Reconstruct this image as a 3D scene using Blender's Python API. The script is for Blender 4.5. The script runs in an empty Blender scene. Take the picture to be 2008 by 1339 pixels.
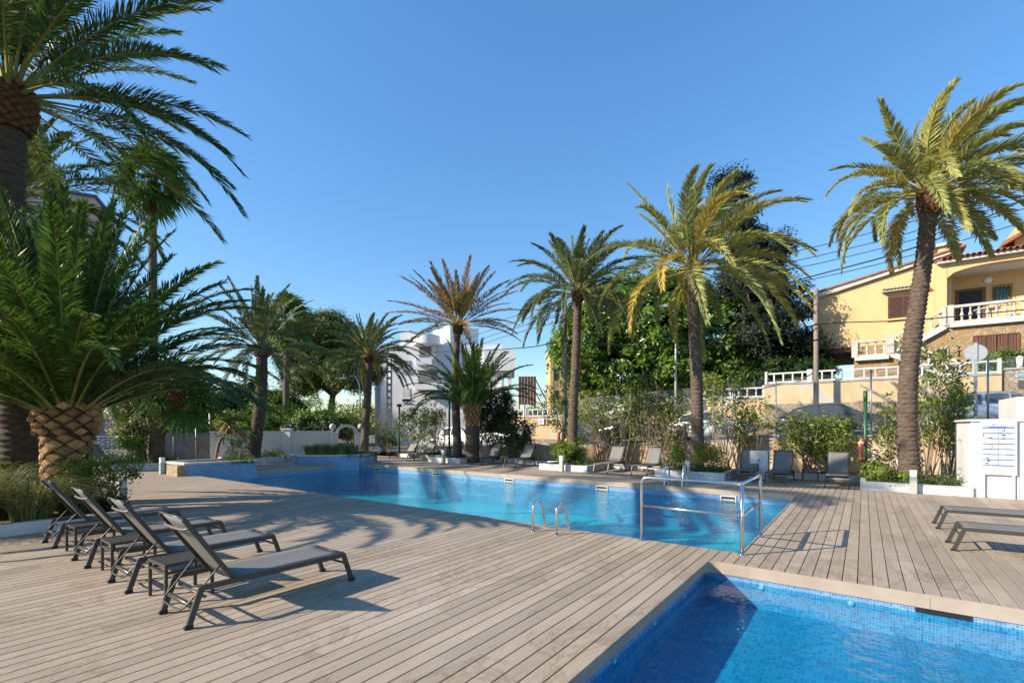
import bpy, math, random
import numpy as np
from mathutils import Vector, Matrix
random.seed(7); RNG = np.random.default_rng(11)
R = math.radians; PI = math.pi
scene = bpy.context.scene
COL = scene.collection

# ------------------------------------------------------------------ camera
FPX, HY, CH, CX, PW = 945.0, 836.0, 1.8, 1004.0, 2008.0
cam_d = bpy.data.cameras.new('camera'); cam = bpy.data.objects.new('camera', cam_d); COL.objects.link(cam)
cam.location = (0, 0, CH); cam.rotation_euler = (PI/2, 0, 0)
cam_d.sensor_width = 36.0; cam_d.lens = FPX/PW*36.0; cam_d.shift_y = (HY-669.5)/PW
cam_d.clip_start = 0.05; cam_d.clip_end = 6000
scene.camera = cam
scene.render.resolution_x = 1024; scene.render.resolution_y = 682
scene.render.engine = 'CYCLES'
scene.cycles.max_bounces = 8; scene.cycles.transparent_max_bounces = 12
scene.cycles.diffuse_bounces = 3; scene.cycles.glossy_bounces = 3
scene.cycles.sample_clamp_indirect = 4.0
# ------------------------------------------------------------------ sky + sun
SUN_EL = R(29.0); SUN_X, SUN_Y = -0.967, -0.253          # horizontal direction towards the sun
w = bpy.data.worlds.new('World'); scene.world = w; w.use_nodes = True
nt = w.node_tree; nt.nodes.clear()
sky = nt.nodes.new('ShaderNodeTexSky'); sky.sky_type = 'NISHITA'; sky.sun_disc = False
sky.sun_elevation = SUN_EL; sky.sun_rotation = math.atan2(SUN_X, SUN_Y)
sky.air_density = 1.0; sky.dust_density = 0.15; sky.ozone_density = 1.6; sky.altitude = 30
hs = nt.nodes.new('ShaderNodeHueSaturation'); hs.inputs['Saturation'].default_value = 1.25; hs.inputs['Hue'].default_value = 0.500
bg = nt.nodes.new('ShaderNodeBackground'); bg.inputs['Strength'].default_value = 0.15
wo = nt.nodes.new('ShaderNodeOutputWorld')
# the camera's tone curve holds the bright horizon: scale the whole sky by its own luminance to the power -0.30
lum = nt.nodes.new('ShaderNodeRGBToBW'); nt.links.new(sky.outputs[0], lum.inputs[0])
m1 = nt.nodes.new('ShaderNodeMath'); m1.operation = 'MULTIPLY'; m1.inputs[1].default_value = 0.15; nt.links.new(lum.outputs[0], m1.inputs[0])
m2 = nt.nodes.new('ShaderNodeMath'); m2.operation = 'POWER'; m2.inputs[1].default_value = -0.30; nt.links.new(m1.outputs[0], m2.inputs[0])
m3 = nt.nodes.new('ShaderNodeMath'); m3.operation = 'MULTIPLY'; m3.inputs[1].default_value = 0.585; nt.links.new(m2.outputs[0], m3.inputs[0])
sc_ = nt.nodes.new('ShaderNodeVectorMath'); sc_.operation = 'SCALE'; nt.links.new(sky.outputs[0], sc_.inputs[0]); nt.links.new(m3.outputs[0], sc_.inputs['Scale'])
nt.links.new(sc_.outputs[0], hs.inputs['Color']); nt.links.new(hs.outputs[0], bg.inputs[0]); nt.links.new(bg.outputs[0], wo.inputs[0])
sun_d = bpy.data.lights.new('sun', 'SUN'); sun_d.energy = 4.4; sun_d.angle = R(0.55); sun_d.color = (1.0, 0.89, 0.74)
sun = bpy.data.objects.new('sun', sun_d); COL.objects.link(sun); sun.location = (-30, -10, 30)
sd = Vector((SUN_X*math.cos(SUN_EL), SUN_Y*math.cos(SUN_EL), math.sin(SUN_EL)))
sun.rotation_euler = sd.to_track_quat('Z', 'Y').to_euler()
vs = scene.view_settings; vs.view_transform = 'Standard'; vs.look = 'None'; vs.gamma = 1.0; vs.use_curve_mapping = False
vs.exposure = 1.0

# ------------------------------------------------------------------ coordinates
AB = math.atan2(690, 945); ROT = PI/2-AB                  # deck boards run along u
UX, UY = math.sin(AB), math.cos(AB); VX, VY = -math.cos(AB), math.sin(AB)
def W(u, v, z=0.0): return Vector((u*UX+v*VX, u*UY+v*VY, z))
def uv_of(x, y): return (x*UX+y*UY, x*VX+y*VY)
def P(px, py, d): return Vector(((px-CX)/FPX*d, d, CH+(HY-py)/FPX*d))      # point on the ray through a pixel, d metres ahead
def D_at_u(px, u): return u/(UX*(px-CX)/FPX+UY)                            # where that ray meets the plane u
def PU(px, py, u): return P(px, py, D_at_u(px, u))

# ------------------------------------------------------------------ materials
MATS = {}
def newmat(name):
    m = bpy.data.materials.new(name); m.use_nodes = True; m.node_tree.nodes.clear(); return m, m.node_tree
def N(nt, t, **kw):
    n = nt.nodes.new(t)
    for k, v in kw.items():
        if k in n.inputs.keys() if isinstance(k, str) else False: n.inputs[k].default_value = v
        else: setattr(n, k, v)
    return n
def c4(c): return (c[0], c[1], c[2], 1.0)
def mixc(nt, fac, a, b, mode='MIX'):
    n = nt.nodes.new('ShaderNodeMix'); n.data_type = 'RGBA'; n.blend_type = mode
    for sock, val in ((n.inputs[0], fac), (n.inputs[6], a), (n.inputs[7], b)):
        if hasattr(val, 'links'): nt.links.new(val, sock)
        else: sock.default_value = val if not isinstance(val, tuple) else c4(val)
    return n.outputs[2]
def ramp(nt, fac, a, b):
    n = nt.nodes.new('ShaderNodeMapRange'); nt.links.new(fac, n.inputs[0]); n.inputs[1].default_value = a; n.inputs[2].default_value = b
    return n.outputs[0]
def noise(nt, vec, scale, detail=4.0, rough=0.55):
    n = nt.nodes.new('ShaderNodeTexNoise'); n.inputs['Scale'].default_value = scale; n.inputs['Detail'].default_value = detail
    n.inputs['Roughness'].default_value = rough
    if vec is not None: nt.links.new(vec, n.inputs['Vector'])
    return n.outputs[0]
def coords(nt, kind='world', scale=(1, 1, 1), rotz=0.0):
    if kind == 'world': o = nt.nodes.new('ShaderNodeNewGeometry').outputs['Position']
    else: o = nt.nodes.new('ShaderNodeTexCoord').outputs['Object']
    if scale != (1, 1, 1) or rotz:
        if rotz:
            r = nt.nodes.new('ShaderNodeVectorRotate'); r.rotation_type = 'Z_AXIS'; r.inputs['Angle'].default_value = rotz
            nt.links.new(o, r.inputs['Vector']); o = r.outputs[0]
        m = nt.nodes.new('ShaderNodeMapping'); m.inputs['Scale'].default_value = scale; nt.links.new(o, m.inputs[0]); o = m.outputs[0]
    return o
def out(nt, sh):
    o = nt.nodes.new('ShaderNodeOutputMaterial'); nt.links.new(sh, o.inputs[0])
def princ(nt, col, rough=0.6, metal=0.0, normal=None, spec=0.4):
    p = nt.nodes.new('ShaderNodeBsdfPrincipled')
    if hasattr(col, 'links'): nt.links.new(col, p.inputs['Base Color'])
    else: p.inputs['Base Color'].default_value = c4(col)
    if hasattr(rough, 'links'): nt.links.new(rough, p.inputs['Roughness'])
    else: p.inputs['Roughness'].default_value = rough
    p.inputs['Metallic'].default_value = metal; p.inputs['Specular IOR Level'].default_value = spec
    if normal is not None: nt.links.new(normal, p.inputs['Normal'])
    return p.outputs[0]
def bump(nt, h, strength=0.3, dist=0.01, normal=None):
    b = nt.nodes.new('ShaderNodeBump'); b.inputs['Strength'].default_value = strength; b.inputs['Distance'].default_value = dist
    nt.links.new(h, b.inputs['Height'])
    if normal is not None: nt.links.new(normal, b.inputs['Normal'])
    return b.outputs[0]
def pm(name, c1, c2=None, scale=3.0, rough=0.6, metal=0.0, bs=0.0, bscale=40.0, bdist=0.005, lo=0.35, hi=0.65, stretch=(1, 1, 1), kind='world', spec=0.4, var=0.0):
    """plain surface: two colours mixed by noise, fine relief, optional per-object variation"""
    if name in MATS: return MATS[name]
    m, nt = newmat(name); MATS[name] = m
    v = coords(nt, kind, stretch)
    col = c1
    if c2 is not None: col = mixc(nt, ramp(nt, noise(nt, v, scale, 6, 0.6), lo, hi), c1, c2)
    if var:
        oi = nt.nodes.new('ShaderNodeObjectInfo'); hv = nt.nodes.new('ShaderNodeHueSaturation')
        mr = nt.nodes.new('ShaderNodeMapRange'); nt.links.new(oi.outputs['Random'], mr.inputs[0]); mr.inputs[3].default_value = 1-var; mr.inputs[4].default_value = 1+var
        nt.links.new(mr.outputs[0], hv.inputs['Value'])
        if hasattr(col, 'links'): nt.links.new(col, hv.inputs['Color'])
        else: hv.inputs['Color'].default_value = c4(col)
        col = hv.outputs[0]
    nrm = bump(nt, noise(nt, v, bscale, 5, 0.6), bs, bdist) if bs else None
    out(nt, princ(nt, col, rough, metal, nrm, spec)); return m
def leafmat(name, c1, c2, trans=0.35, rough=0.45, scale=1.2, dry=None, dryamt=0.0, spec=0.35):
    """foliage: leaf colour varies by clump and by object, light shines through the blades"""
    if name in MATS: return MATS[name]
    m, nt = newmat(name); MATS[name] = m
    v = coords(nt, 'world')
    col = mixc(nt, ramp(nt, noise(nt, v, scale, 3), 0.35, 0.65), c1, c2)
    col = mixc(nt, ramp(nt, noise(nt, v, 9.0, 2), 0.3, 0.75), col, tuple(x*0.62 for x in c1))
    oi = nt.nodes.new('ShaderNodeObjectInfo')
    if dry is not None:
        col = mixc(nt, ramp(nt, oi.outputs['Random'], 1-dryamt-0.1, 1-dryamt+0.25), col, dry)
    hv = nt.nodes.new('ShaderNodeHueSaturation'); mr = nt.nodes.new('ShaderNodeMapRange'); nt.links.new(oi.outputs['Random'], mr.inputs[0])
    mr.inputs[3].default_value = 0.82; mr.inputs[4].default_value = 1.18
    nt.links.new(mr.outputs[0], hv.inputs['Value']); nt.links.new(col, hv.inputs['Color']); col = hv.outputs[0]
    sh = princ(nt, col, rough, 0, None, spec)
    tr = nt.nodes.new('ShaderNodeBsdfTranslucent')
    tc = nt.nodes.new('ShaderNodeHueSaturation'); tc.inputs['Hue'].default_value = 0.485; tc.inputs['Saturation'].default_value = 1.1; tc.inputs['Value'].default_value = 1.25
    nt.links.new(col, tc.inputs['Color']); nt.links.new(tc.outputs[0], tr.inputs[0])
    mx = nt.nodes.new('ShaderNodeMixShader'); mx.inputs[0].default_value = trans
    nt.links.new(sh, mx.inputs[1]); nt.links.new(tr.outputs[0], mx.inputs[2]); out(nt, mx.outputs[0]); return m

def deck_mat():
    m, nt = newmat('deck_composite'); MATS['deck'] = m
    pos = coords(nt, 'world', (1, 1, 1), -ROT)
    pos = coords(nt, 'world', (0.6, 60, 1), -ROT)
    grain = noise(nt, pos, 2.0, 5, 0.6)
    big = noise(nt, coords(nt, 'world', (0.25, 0.55, 1), -ROT), 1.6, 5, 0.65)
    st = nt.nodes.new('ShaderNodeTexNoise'); st.inputs['Scale'].default_value = 0.8; st.inputs['Detail'].default_value = 8; st.inputs['Roughness'].default_value = 0.7
    st.inputs['Distortion'].default_value = 1.2; nt.links.new(coords(nt, 'world', (1, 1.6, 1), -ROT), st.inputs['Vector'])
    col = mixc(nt, ramp(nt, grain, 0.3, 0.7), (0.275, 0.214, 0.152), (0.395, 0.318, 0.234))
    col = mixc(nt, ramp(nt, big, 0.48, 0.75), col, (0.41, 0.335, 0.265))
    # brown tide-marks left by dried water: thin rings along one level of the noise
    sb = nt.nodes.new('ShaderNodeMath'); sb.operation = 'SUBTRACT'; sb.inputs[1].default_value = 0.56; nt.links.new(st.outputs[0], sb.inputs[0])
    ab = nt.nodes.new('ShaderNodeMath'); ab.operation = 'ABSOLUTE'; nt.links.new(sb.outputs[0], ab.inputs[0])
    ring = ramp(nt, ab.outputs[0], 0.03, 0.0)
    rm = nt.nodes.new('ShaderNodeMath'); rm.operation = 'MULTIPLY'; rm.inputs[1].default_value = 0.62; nt.links.new(ring, rm.inputs[0])
    col = mixc(nt, rm.outputs[0], col, (0.22, 0.155, 0.10))
    wh = ramp(nt, st.outputs[0], 0.62, 0.72); wm = nt.nodes.new('ShaderNodeMath'); wm.operation = 'MULTIPLY'; wm.inputs[1].default_value = 0.5; nt.links.new(wh, wm.inputs[0])
    col = mixc(nt, wm.outputs[0], col, (0.50, 0.43, 0.355))
    oi = nt.nodes.new('ShaderNodeObjectInfo'); hv = nt.nodes.new('ShaderNodeHueSaturation'); mr = nt.nodes.new('ShaderNodeMapRange')
    nt.links.new(oi.outputs['Random'], mr.inputs[0]); mr.inputs[3].default_value = 0.86; mr.inputs[4].default_value = 1.14
    nt.links.new(mr.outputs[0], hv.inputs['Value']); nt.links.new(col, hv.inputs['Color'])
    nrm = bump(nt, noise(nt, coords(nt, 'world', (0.4, 170, 1), -ROT), 1.0, 3), 0.35, 0.003)
    out(nt, princ(nt, hv.outputs[0], 0.62, 0, nrm, 0.35)); return m
def tile_mat(name, axes, c1, c2, mortar, size=0.027, wob=0.0):
    """glass mosaic: square tiles, each its own shade, pale joints"""
    m, nt = newmat(name); MATS[name] = m
    o = nt.nodes.new('ShaderNodeTexCoord').outputs['Object']
    sp = nt.nodes.new('ShaderNodeSeparateXYZ'); nt.links.new(o, sp.inputs[0])
    cb = nt.nodes.new('ShaderNodeCombineXYZ')
    nt.links.new(sp.outputs[axes[0]], cb.inputs[0]); nt.links.new(sp.outputs[axes[1]], cb.inputs[1])
    wz_ = nt.nodes.new('ShaderNodeTexNoise'); wz_.inputs['Scale'].default_value = 3.0; nt.links.new(cb.outputs[0], wz_.inputs['Vector'])    # water's refraction painted into the tile pattern as wavering joints
    wa_ = nt.nodes.new('ShaderNodeVectorMath'); wa_.operation = 'MULTIPLY_ADD'; wa_.inputs[1].default_value = (0.035, 0.035, 0); nt.links.new(wz_.outputs['Color'], wa_.inputs[0]); nt.links.new(cb.outputs[0], wa_.inputs[2])
    vec = wa_.outputs[0]
    b = nt.nodes.new('ShaderNodeTexBrick'); b.offset = 0.0; b.squash = 1.0
    b.inputs['Color1'].default_value = c4(c1); b.inputs['Color2'].default_value = c4(c2); b.inputs['Mortar'].default_value = c4(mortar)
    b.inputs['Scale'].default_value = 1.0; b.inputs['Mortar Size'].default_value = size*0.055; b.inputs['Mortar Smooth'].default_value = 0.2
    b.inputs['Brick Width'].default_value = size; b.inputs['Row Height'].default_value = size
    nt.links.new(vec, b.inputs['Vector'])
    col = mixc(nt, ramp(nt, noise(nt, vec, 2.2, 5), 0.35, 0.7), b.outputs['Color'], tuple(x*0.8 for x in c1), 'MIX')
    col = mixc(nt, 0.62, col, b.outputs['Color'])
    out(nt, princ(nt, col, 0.25, 0, bump(nt, b.outputs['Fac'], -0.3, 0.002), 0.5)); return m
def water_mat(name, tint, s1, s2, strength, dist):
    """clear water: Fresnel mix of mirror and clear tinted transmission, rippled surface"""
    m, nt = newmat(name); MATS[name] = m
    p = coords(nt, 'world', (1.0, 1.0, 1))
    n1 = noise(nt, p, s1, 3, 0.6); n2 = noise(nt, p, s2, 3, 0.55)
    ad = nt.nodes.new('ShaderNodeMath'); ad.operation = 'MULTIPLY_ADD'; ad.inputs[1].default_value = 0.35
    nt.links.new(n2, ad.inputs[0]); nt.links.new(n1, ad.inputs[2])
    nrm = bump(nt, ad.outputs[0], strength, dist)
    lw = nt.nodes.new('ShaderNodeLayerWeight'); nt.links.new(nrm, lw.inputs['Normal'])      # Schlick: the same seen from above and below
    pw = nt.nodes.new('ShaderNodeMath'); pw.operation = 'POWER'; pw.inputs[1].default_value = 5.0; nt.links.new(lw.outputs['Facing'], pw.inputs[0])
    fr = nt.nodes.new('ShaderNodeMath'); fr.operation = 'MULTIPLY_ADD'; fr.inputs[1].default_value = 0.97; fr.inputs[2].default_value = 0.022; nt.links.new(pw.outputs[0], fr.inputs[0])
    gl = nt.nodes.new('ShaderNodeBsdfGlossy'); gl.inputs['Roughness'].default_value = 0.015; nt.links.new(nrm, gl.inputs['Normal'])
    tr = nt.nodes.new('ShaderNodeBsdfTransparent'); tr.inputs[0].default_value = c4(tint)
    mx = nt.nodes.new('ShaderNodeMixShader'); nt.links.new(fr.outputs[0], mx.inputs[0]); nt.links.new(tr.outputs[0], mx.inputs[1]); nt.links.new(gl.outputs[0], mx.inputs[2])
    out(nt, mx.outputs[0]); return m
def stone_mat(name, scale, c1, c2, c3, joint, rndm=1.0):
    """random rubble: Voronoi stones with pale joints"""
    m, nt = newmat(name); MATS[name] = m
    p = coords(nt, 'world', (1, 1, 1.35))
    nz = nt.nodes.new('ShaderNodeTexNoise'); nz.inputs['Scale'].default_value = scale*1.5; nt.links.new(p, nz.inputs['Vector'])
    av = nt.nodes.new('ShaderNodeVectorMath'); av.operation = 'MULTIPLY_ADD'; av.inputs[1].default_value = (0.12/scale*2,)*3
    nt.links.new(nz.outputs['Color'], av.inputs[0]); nt.links.new(p, av.inputs[2])
    vo = nt.nodes.new('ShaderNodeTexVoronoi'); vo.inputs['Scale'].default_value = scale; nt.links.new(av.outputs[0], vo.inputs['Vector'])
    ve = nt.nodes.new('ShaderNodeTexVoronoi'); ve.feature = 'DISTANCE_TO_EDGE'; ve.inputs['Scale'].default_value = scale; nt.links.new(av.outputs[0], ve.inputs['Vector'])
    sp = nt.nodes.new('ShaderNodeSeparateColor'); nt.links.new(vo.outputs['Color'], sp.inputs[0])
    col = mixc(nt, ramp(nt, sp.outputs[0], 0.2, 0.8), c1, c2); col = mixc(nt, ramp(nt, sp.outputs[1], 0.55, 0.75), col, c3)
    col = mixc(nt, ramp(nt, noise(nt, p, 14, 5), 0.4, 0.8), col, tuple(x*0.6 for x in c1))
    e = ramp(nt, ve.outputs['Distance'], 0.02, 0.07)
    col = mixc(nt, e, joint, col)
    out(nt, princ(nt, col, 0.85, 0, bump(nt, e, 0.8, 0.03, bump(nt, noise(nt, p, 30, 4), 0.4, 0.02)), 0.2)); return m
def plaster_mat(name, base, dark, patch, pscale=0.9, plo=0.6, phi=0.66):
    """old render with stains and peeled patches"""
    m, nt = newmat(name); MATS[name] = m
    p = coords(nt, 'world')
    col = mixc(nt, ramp(nt, noise(nt, coords(nt, 'world', (1, 1, 0.4)), 1.3, 7, 0.65), 0.4, 0.75), base, dark)
    col = mixc(nt, ramp(nt, noise(nt, p, pscale, 8, 0.62), plo, phi), col, patch)
    out(nt, princ(nt, col, 0.9, 0, bump(nt, noise(nt, p, 35, 6), 0.35, 0.01), 0.2)); return m

deck_mat()
tile_mat('tile_floor', (0, 1), (0.01, 0.17, 0.36), (0.04, 0.31, 0.49), (0.12, 0.36, 0.45), 0.045)
tile_mat('tile_u', (1, 2), (0.065, 0.17, 0.34), (0.17, 0.34, 0.56), (0.40, 0.52, 0.62), 0.03)
tile_mat('tile_v', (0, 2), (0.065, 0.17, 0.34), (0.17, 0.34, 0.56), (0.40, 0.52, 0.62), 0.03)
tile_mat('tile_deep', (0, 1), (0.01, 0.54, 0.63), (0.03, 0.66, 0.74), (0.18, 0.55, 0.68), 0.05)
water_mat('water_big', (0.06, 0.88, 0.93), 4.5, 16.0, 1.0, 0.050)
water_mat('water_small', (0.36, 0.86, 0.94), 2.2, 8.0, 0.7, 0.025)
stone_mat('stone_house', 5.2, (0.33, 0.22, 0.12), (0.42, 0.33, 0.22), (0.40, 0.23, 0.07), (0.44, 0.36, 0.26))
stone_mat('stone_wall', 4.6, (0.34, 0.27, 0.19), (0.46, 0.39, 0.30), (0.36, 0.25, 0.14), (0.22, 0.18, 0.14))
stone_mat('stone_pier', 6.0, (0.36, 0.27, 0.17), (0.46, 0.37, 0.26), (0.34, 0.22, 0.10), (0.40, 0.32, 0.22))
plaster_mat('garden_plaster', (0.62, 0.46, 0.27), (0.48, 0.33, 0.18), (0.46, 0.43, 0.38), 0.8, 0.54, 0.58)
plaster_mat('ochre_plaster', (0.50, 0.38, 0.24), (0.36, 0.20, 0.075), (0.54, 0.46, 0.35), 0.7, 0.52, 0.62)
plaster_mat('yellow_plaster', (0.64, 0.445, 0.225), (0.58, 0.39, 0.19), (0.63, 0.48, 0.28), 0.6, 0.62, 0.8)
pm('white_paint', (0.62, 0.62, 0.61), (0.48, 0.47, 0.45), 1.5, 0.6, bs=0.25, bscale=25, bdist=0.006)
pm('white_wall', (0.62, 0.615, 0.60), (0.50, 0.49, 0.47), 0.8, 0.7, bs=0.2, bscale=14, bdist=0.01, lo=0.45, hi=0.8)
pm('white_building', (0.76, 0.765, 0.77), (0.66, 0.665, 0.68), 0.25, 0.8, bs=0.1, bscale=6)
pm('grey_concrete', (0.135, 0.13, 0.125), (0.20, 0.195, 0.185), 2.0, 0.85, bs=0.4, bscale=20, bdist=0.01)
pm('pale_concrete', (0.42, 0.40, 0.37), (0.33, 0.31, 0.28), 1.2, 0.85, bs=0.4, bscale=20, bdist=0.01)
pm('cast_stone', (0.60, 0.55, 0.48), (0.42, 0.38, 0.33), 2.5, 0.8, bs=0.4, bscale=25, bdist=0.01)
pm('fascia', (0.37, 0.30, 0.235), (0.32, 0.255, 0.195), 3.0, 0.6, bs=0.2, bscale=60, bdist=0.002)
pm('deck_base', (0.035, 0.03, 0.027), (0.05, 0.045, 0.04), 4, 0.9)
pm('ground', (0.16, 0.12, 0.075), (0.10, 0.10, 0.05), 0.4, 0.95, bs=0.5, bscale=8, bdist=0.03)
pm('soil', (0.13, 0.075, 0.045), (0.20, 0.125, 0.075), 4, 0.95, bs=0.8, bscale=18, bdist=0.03)
pm('asphalt', (0.055, 0.054, 0.052), (0.085, 0.083, 0.08), 1.5, 0.9, bs=0.5, bscale=120, bdist=0.004)
pm('metal_taupe', (0.042, 0.040, 0.033), None, rough=0.42, metal=0.0, bs=0.1, bscale=300, bdist=0.001, spec=0.5)
pm('sling', (0.150, 0.145, 0.133), (0.172, 0.167, 0.154), 40, 0.55, bs=0.5, bscale=700, bdist=0.001, kind='obj')
pm('rubber', (0.015, 0.015, 0.015), None, rough=0.6)
pm('steel', (0.72, 0.70, 0.67), None, rough=0.16, metal=1.0)
pm('galvanised', (0.42, 0.44, 0.46), (0.35, 0.37, 0.39), 6, 0.45, metal=0.7)
pm('green_paint', (0.012, 0.075, 0.035), (0.018, 0.095, 0.045), 6, 0.4)
pm('head_grey', (0.10, 0.097, 0.088), None, rough=0.45)
pm('lamp_grey', (0.42, 0.42, 0.38), (0.36, 0.36, 0.33), 5, 0.45)
pm('lamp_diffuser', (0.75, 0.75, 0.74), None, rough=0.25)
pm('orange', (0.72, 0.13, 0.025), (0.60, 0.10, 0.02), 4, 0.5)
pm('orange_old', (0.50, 0.17, 0.05), (0.42, 0.13, 0.04), 4, 0.6)
pm('reflective_tape', (0.7, 0.7, 0.7), None, rough=0.35)
pm('black', (0.012, 0.012, 0.013), None, rough=0.5)
pm('dark_glass', (0.035, 0.05, 0.055), None, rough=0.06, spec=0.8)
pm('window_glass', (0.05, 0.06, 0.07), None, rough=0.05, spec=0.8)
pm('brown_shutter', (0.10, 0.048, 0.034), (0.085, 0.040, 0.028), 4, 0.55)
pm('brown_wood', (0.19, 0.085, 0.035), (0.14, 0.06, 0.025), 6, 0.6, stretch=(4, 4, 0.6))
pm('pole_wood', (0.27, 0.22, 0.175), (0.19, 0.155, 0.125), 5, 0.9, bs=0.6, bscale=30, bdist=0.01, stretch=(6, 6, 0.5))
pm('curtain', (0.22, 0.085, 0.07), (0.15, 0.055, 0.045), 8, 0.9, stretch=(6, 6, 0.2))
pm('roof_tile', (0.24, 0.075, 0.045), (0.36, 0.15, 0.085), 6, 0.85, bs=0.3, bscale=30, var=0.15)
pm('grey_tile', (0.30, 0.25, 0.21), (0.22, 0.17, 0.14), 6, 0.85, bs=0.3, bscale=30)
pm('pink_paint', (0.56, 0.37, 0.335), (0.50, 0.33, 0.30), 0.6, 0.8)
pm('blue_panel', (0.03, 0.27, 0.50), None, rough=0.25)
pm('blue_rail', (0.03, 0.10, 0.22), None, rough=0.4)
pm('blue_white', (0.12, 0.36, 0.75), None, rough=0.5)
pm('sign_white', (0.62, 0.63, 0.65), None, rough=0.3)
pm('ink_blue', (0.012, 0.06, 0.24), None, rough=0.5)
pm('ink_teal', (0.01, 0.10, 0.24), None, rough=0.5)
pm('ink_grey', (0.10, 0.15, 0.32), None, rough=0.5)
pm('ink_red', (0.50, 0.045, 0.04), None, rough=0.5)
pm('flower_red', (0.65, 0.02, 0.04), None, rough=0.5)
pm('palm_trunk', (0.078, 0.055, 0.040), (0.205, 0.150, 0.110), 8, 0.95, bs=1.0, bscale=26, bdist=0.05, stretch=(1, 1, 3.0))
pm('palm_trunk_dark', (0.055, 0.040, 0.030), (0.125, 0.092, 0.070), 7, 0.95, bs=0.9, bscale=22, bdist=0.03, stretch=(1, 1, 3.0))
pm('palm_boot', (0.20, 0.09, 0.035), (0.10, 0.045, 0.02), 9, 0.9, bs=0.6, bscale=30, bdist=0.01)
pm('palm_cut', (0.44, 0.26, 0.115), (0.24, 0.125, 0.05), 6, 0.9, bs=0.7, bscale=40, bdist=0.012, var=0.35)
pm('palm_fibre', (0.045, 0.022, 0.012), (0.085, 0.042, 0.022), 12, 0.95, bs=0.8, bscale=40, bdist=0.02)
pm('rachis', (0.33, 0.26, 0.075), (0.27, 0.22, 0.07), 3, 0.55)
pm('rachis_green', (0.20, 0.22, 0.055), (0.25, 0.23, 0.06), 3, 0.5)
pm('bark', (0.13, 0.10, 0.075), (0.21, 0.17, 0.13), 6, 0.95, bs=0.7, bscale=18, bdist=0.02, stretch=(2, 2, 0.5))
pm('twig', (0.22, 0.165, 0.115), (0.30, 0.23, 0.165), 6, 0.9)
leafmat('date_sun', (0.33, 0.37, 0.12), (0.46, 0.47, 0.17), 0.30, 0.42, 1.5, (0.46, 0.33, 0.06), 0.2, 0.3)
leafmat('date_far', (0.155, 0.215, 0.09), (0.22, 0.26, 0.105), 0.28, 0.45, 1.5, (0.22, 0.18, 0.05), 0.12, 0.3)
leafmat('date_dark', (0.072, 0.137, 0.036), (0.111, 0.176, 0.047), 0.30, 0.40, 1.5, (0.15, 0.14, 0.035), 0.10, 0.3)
leafmat('date_dry', (0.22, 0.165, 0.06), (0.14, 0.155, 0.06), 0.28, 0.5, 2.0, (0.33, 0.20, 0.075), 0.55, 0.3)
leafmat('canary', (0.060, 0.135, 0.026), (0.105, 0.19, 0.04), 0.36, 0.42, 1.5, (0.15, 0.15, 0.035), 0.10, 0.32)
leafmat('fan_leaf', (0.072, 0.162, 0.031), (0.108, 0.204, 0.042), 0.35, 0.42, 1.5)
leafmat('ficus', (0.11, 0.21, 0.026), (0.24, 0.35, 0.05), 0.34, 0.28, 0.9, spec=0.6)
leafmat('cypress', (0.014, 0.030, 0.012), (0.028, 0.048, 0.017), 0.12, 0.6, 0.8)
leafmat('pine', (0.10, 0.155, 0.026), (0.20, 0.235, 0.036), 0.2, 0.55, 0.5)
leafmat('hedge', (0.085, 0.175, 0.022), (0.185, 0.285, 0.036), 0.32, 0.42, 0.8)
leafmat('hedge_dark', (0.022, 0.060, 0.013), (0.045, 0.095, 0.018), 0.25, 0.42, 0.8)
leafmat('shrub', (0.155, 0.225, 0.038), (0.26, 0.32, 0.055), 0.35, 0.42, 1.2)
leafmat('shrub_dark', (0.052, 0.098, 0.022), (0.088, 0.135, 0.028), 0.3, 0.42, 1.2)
leafmat('shrub_yellow', (0.26, 0.27, 0.05), (0.30, 0.25, 0.05), 0.35, 0.5, 1.2)
leafmat('variegated', (0.196, 0.230, 0.063), (0.483, 0.471, 0.207), 0.25, 0.4, 2.2)
leafmat('juniper', (0.054, 0.102, 0.026), (0.102, 0.150, 0.036), 0.2, 0.55, 2.0)
leafmat('grass_blade', (0.20, 0.26, 0.085), (0.33, 0.35, 0.15), 0.35, 0.5, 2.0)
leafmat('grass_dry', (0.312, 0.221, 0.111), (0.234, 0.202, 0.091), 0.3, 0.6, 3.0)
leafmat('yucca', (0.10, 0.155, 0.035), (0.15, 0.19, 0.045), 0.25, 0.45, 2.0)
leafmat('yucca_dry', (0.34, 0.24, 0.08), (0.28, 0.19, 0.06), 0.25, 0.6, 2.0)

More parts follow.
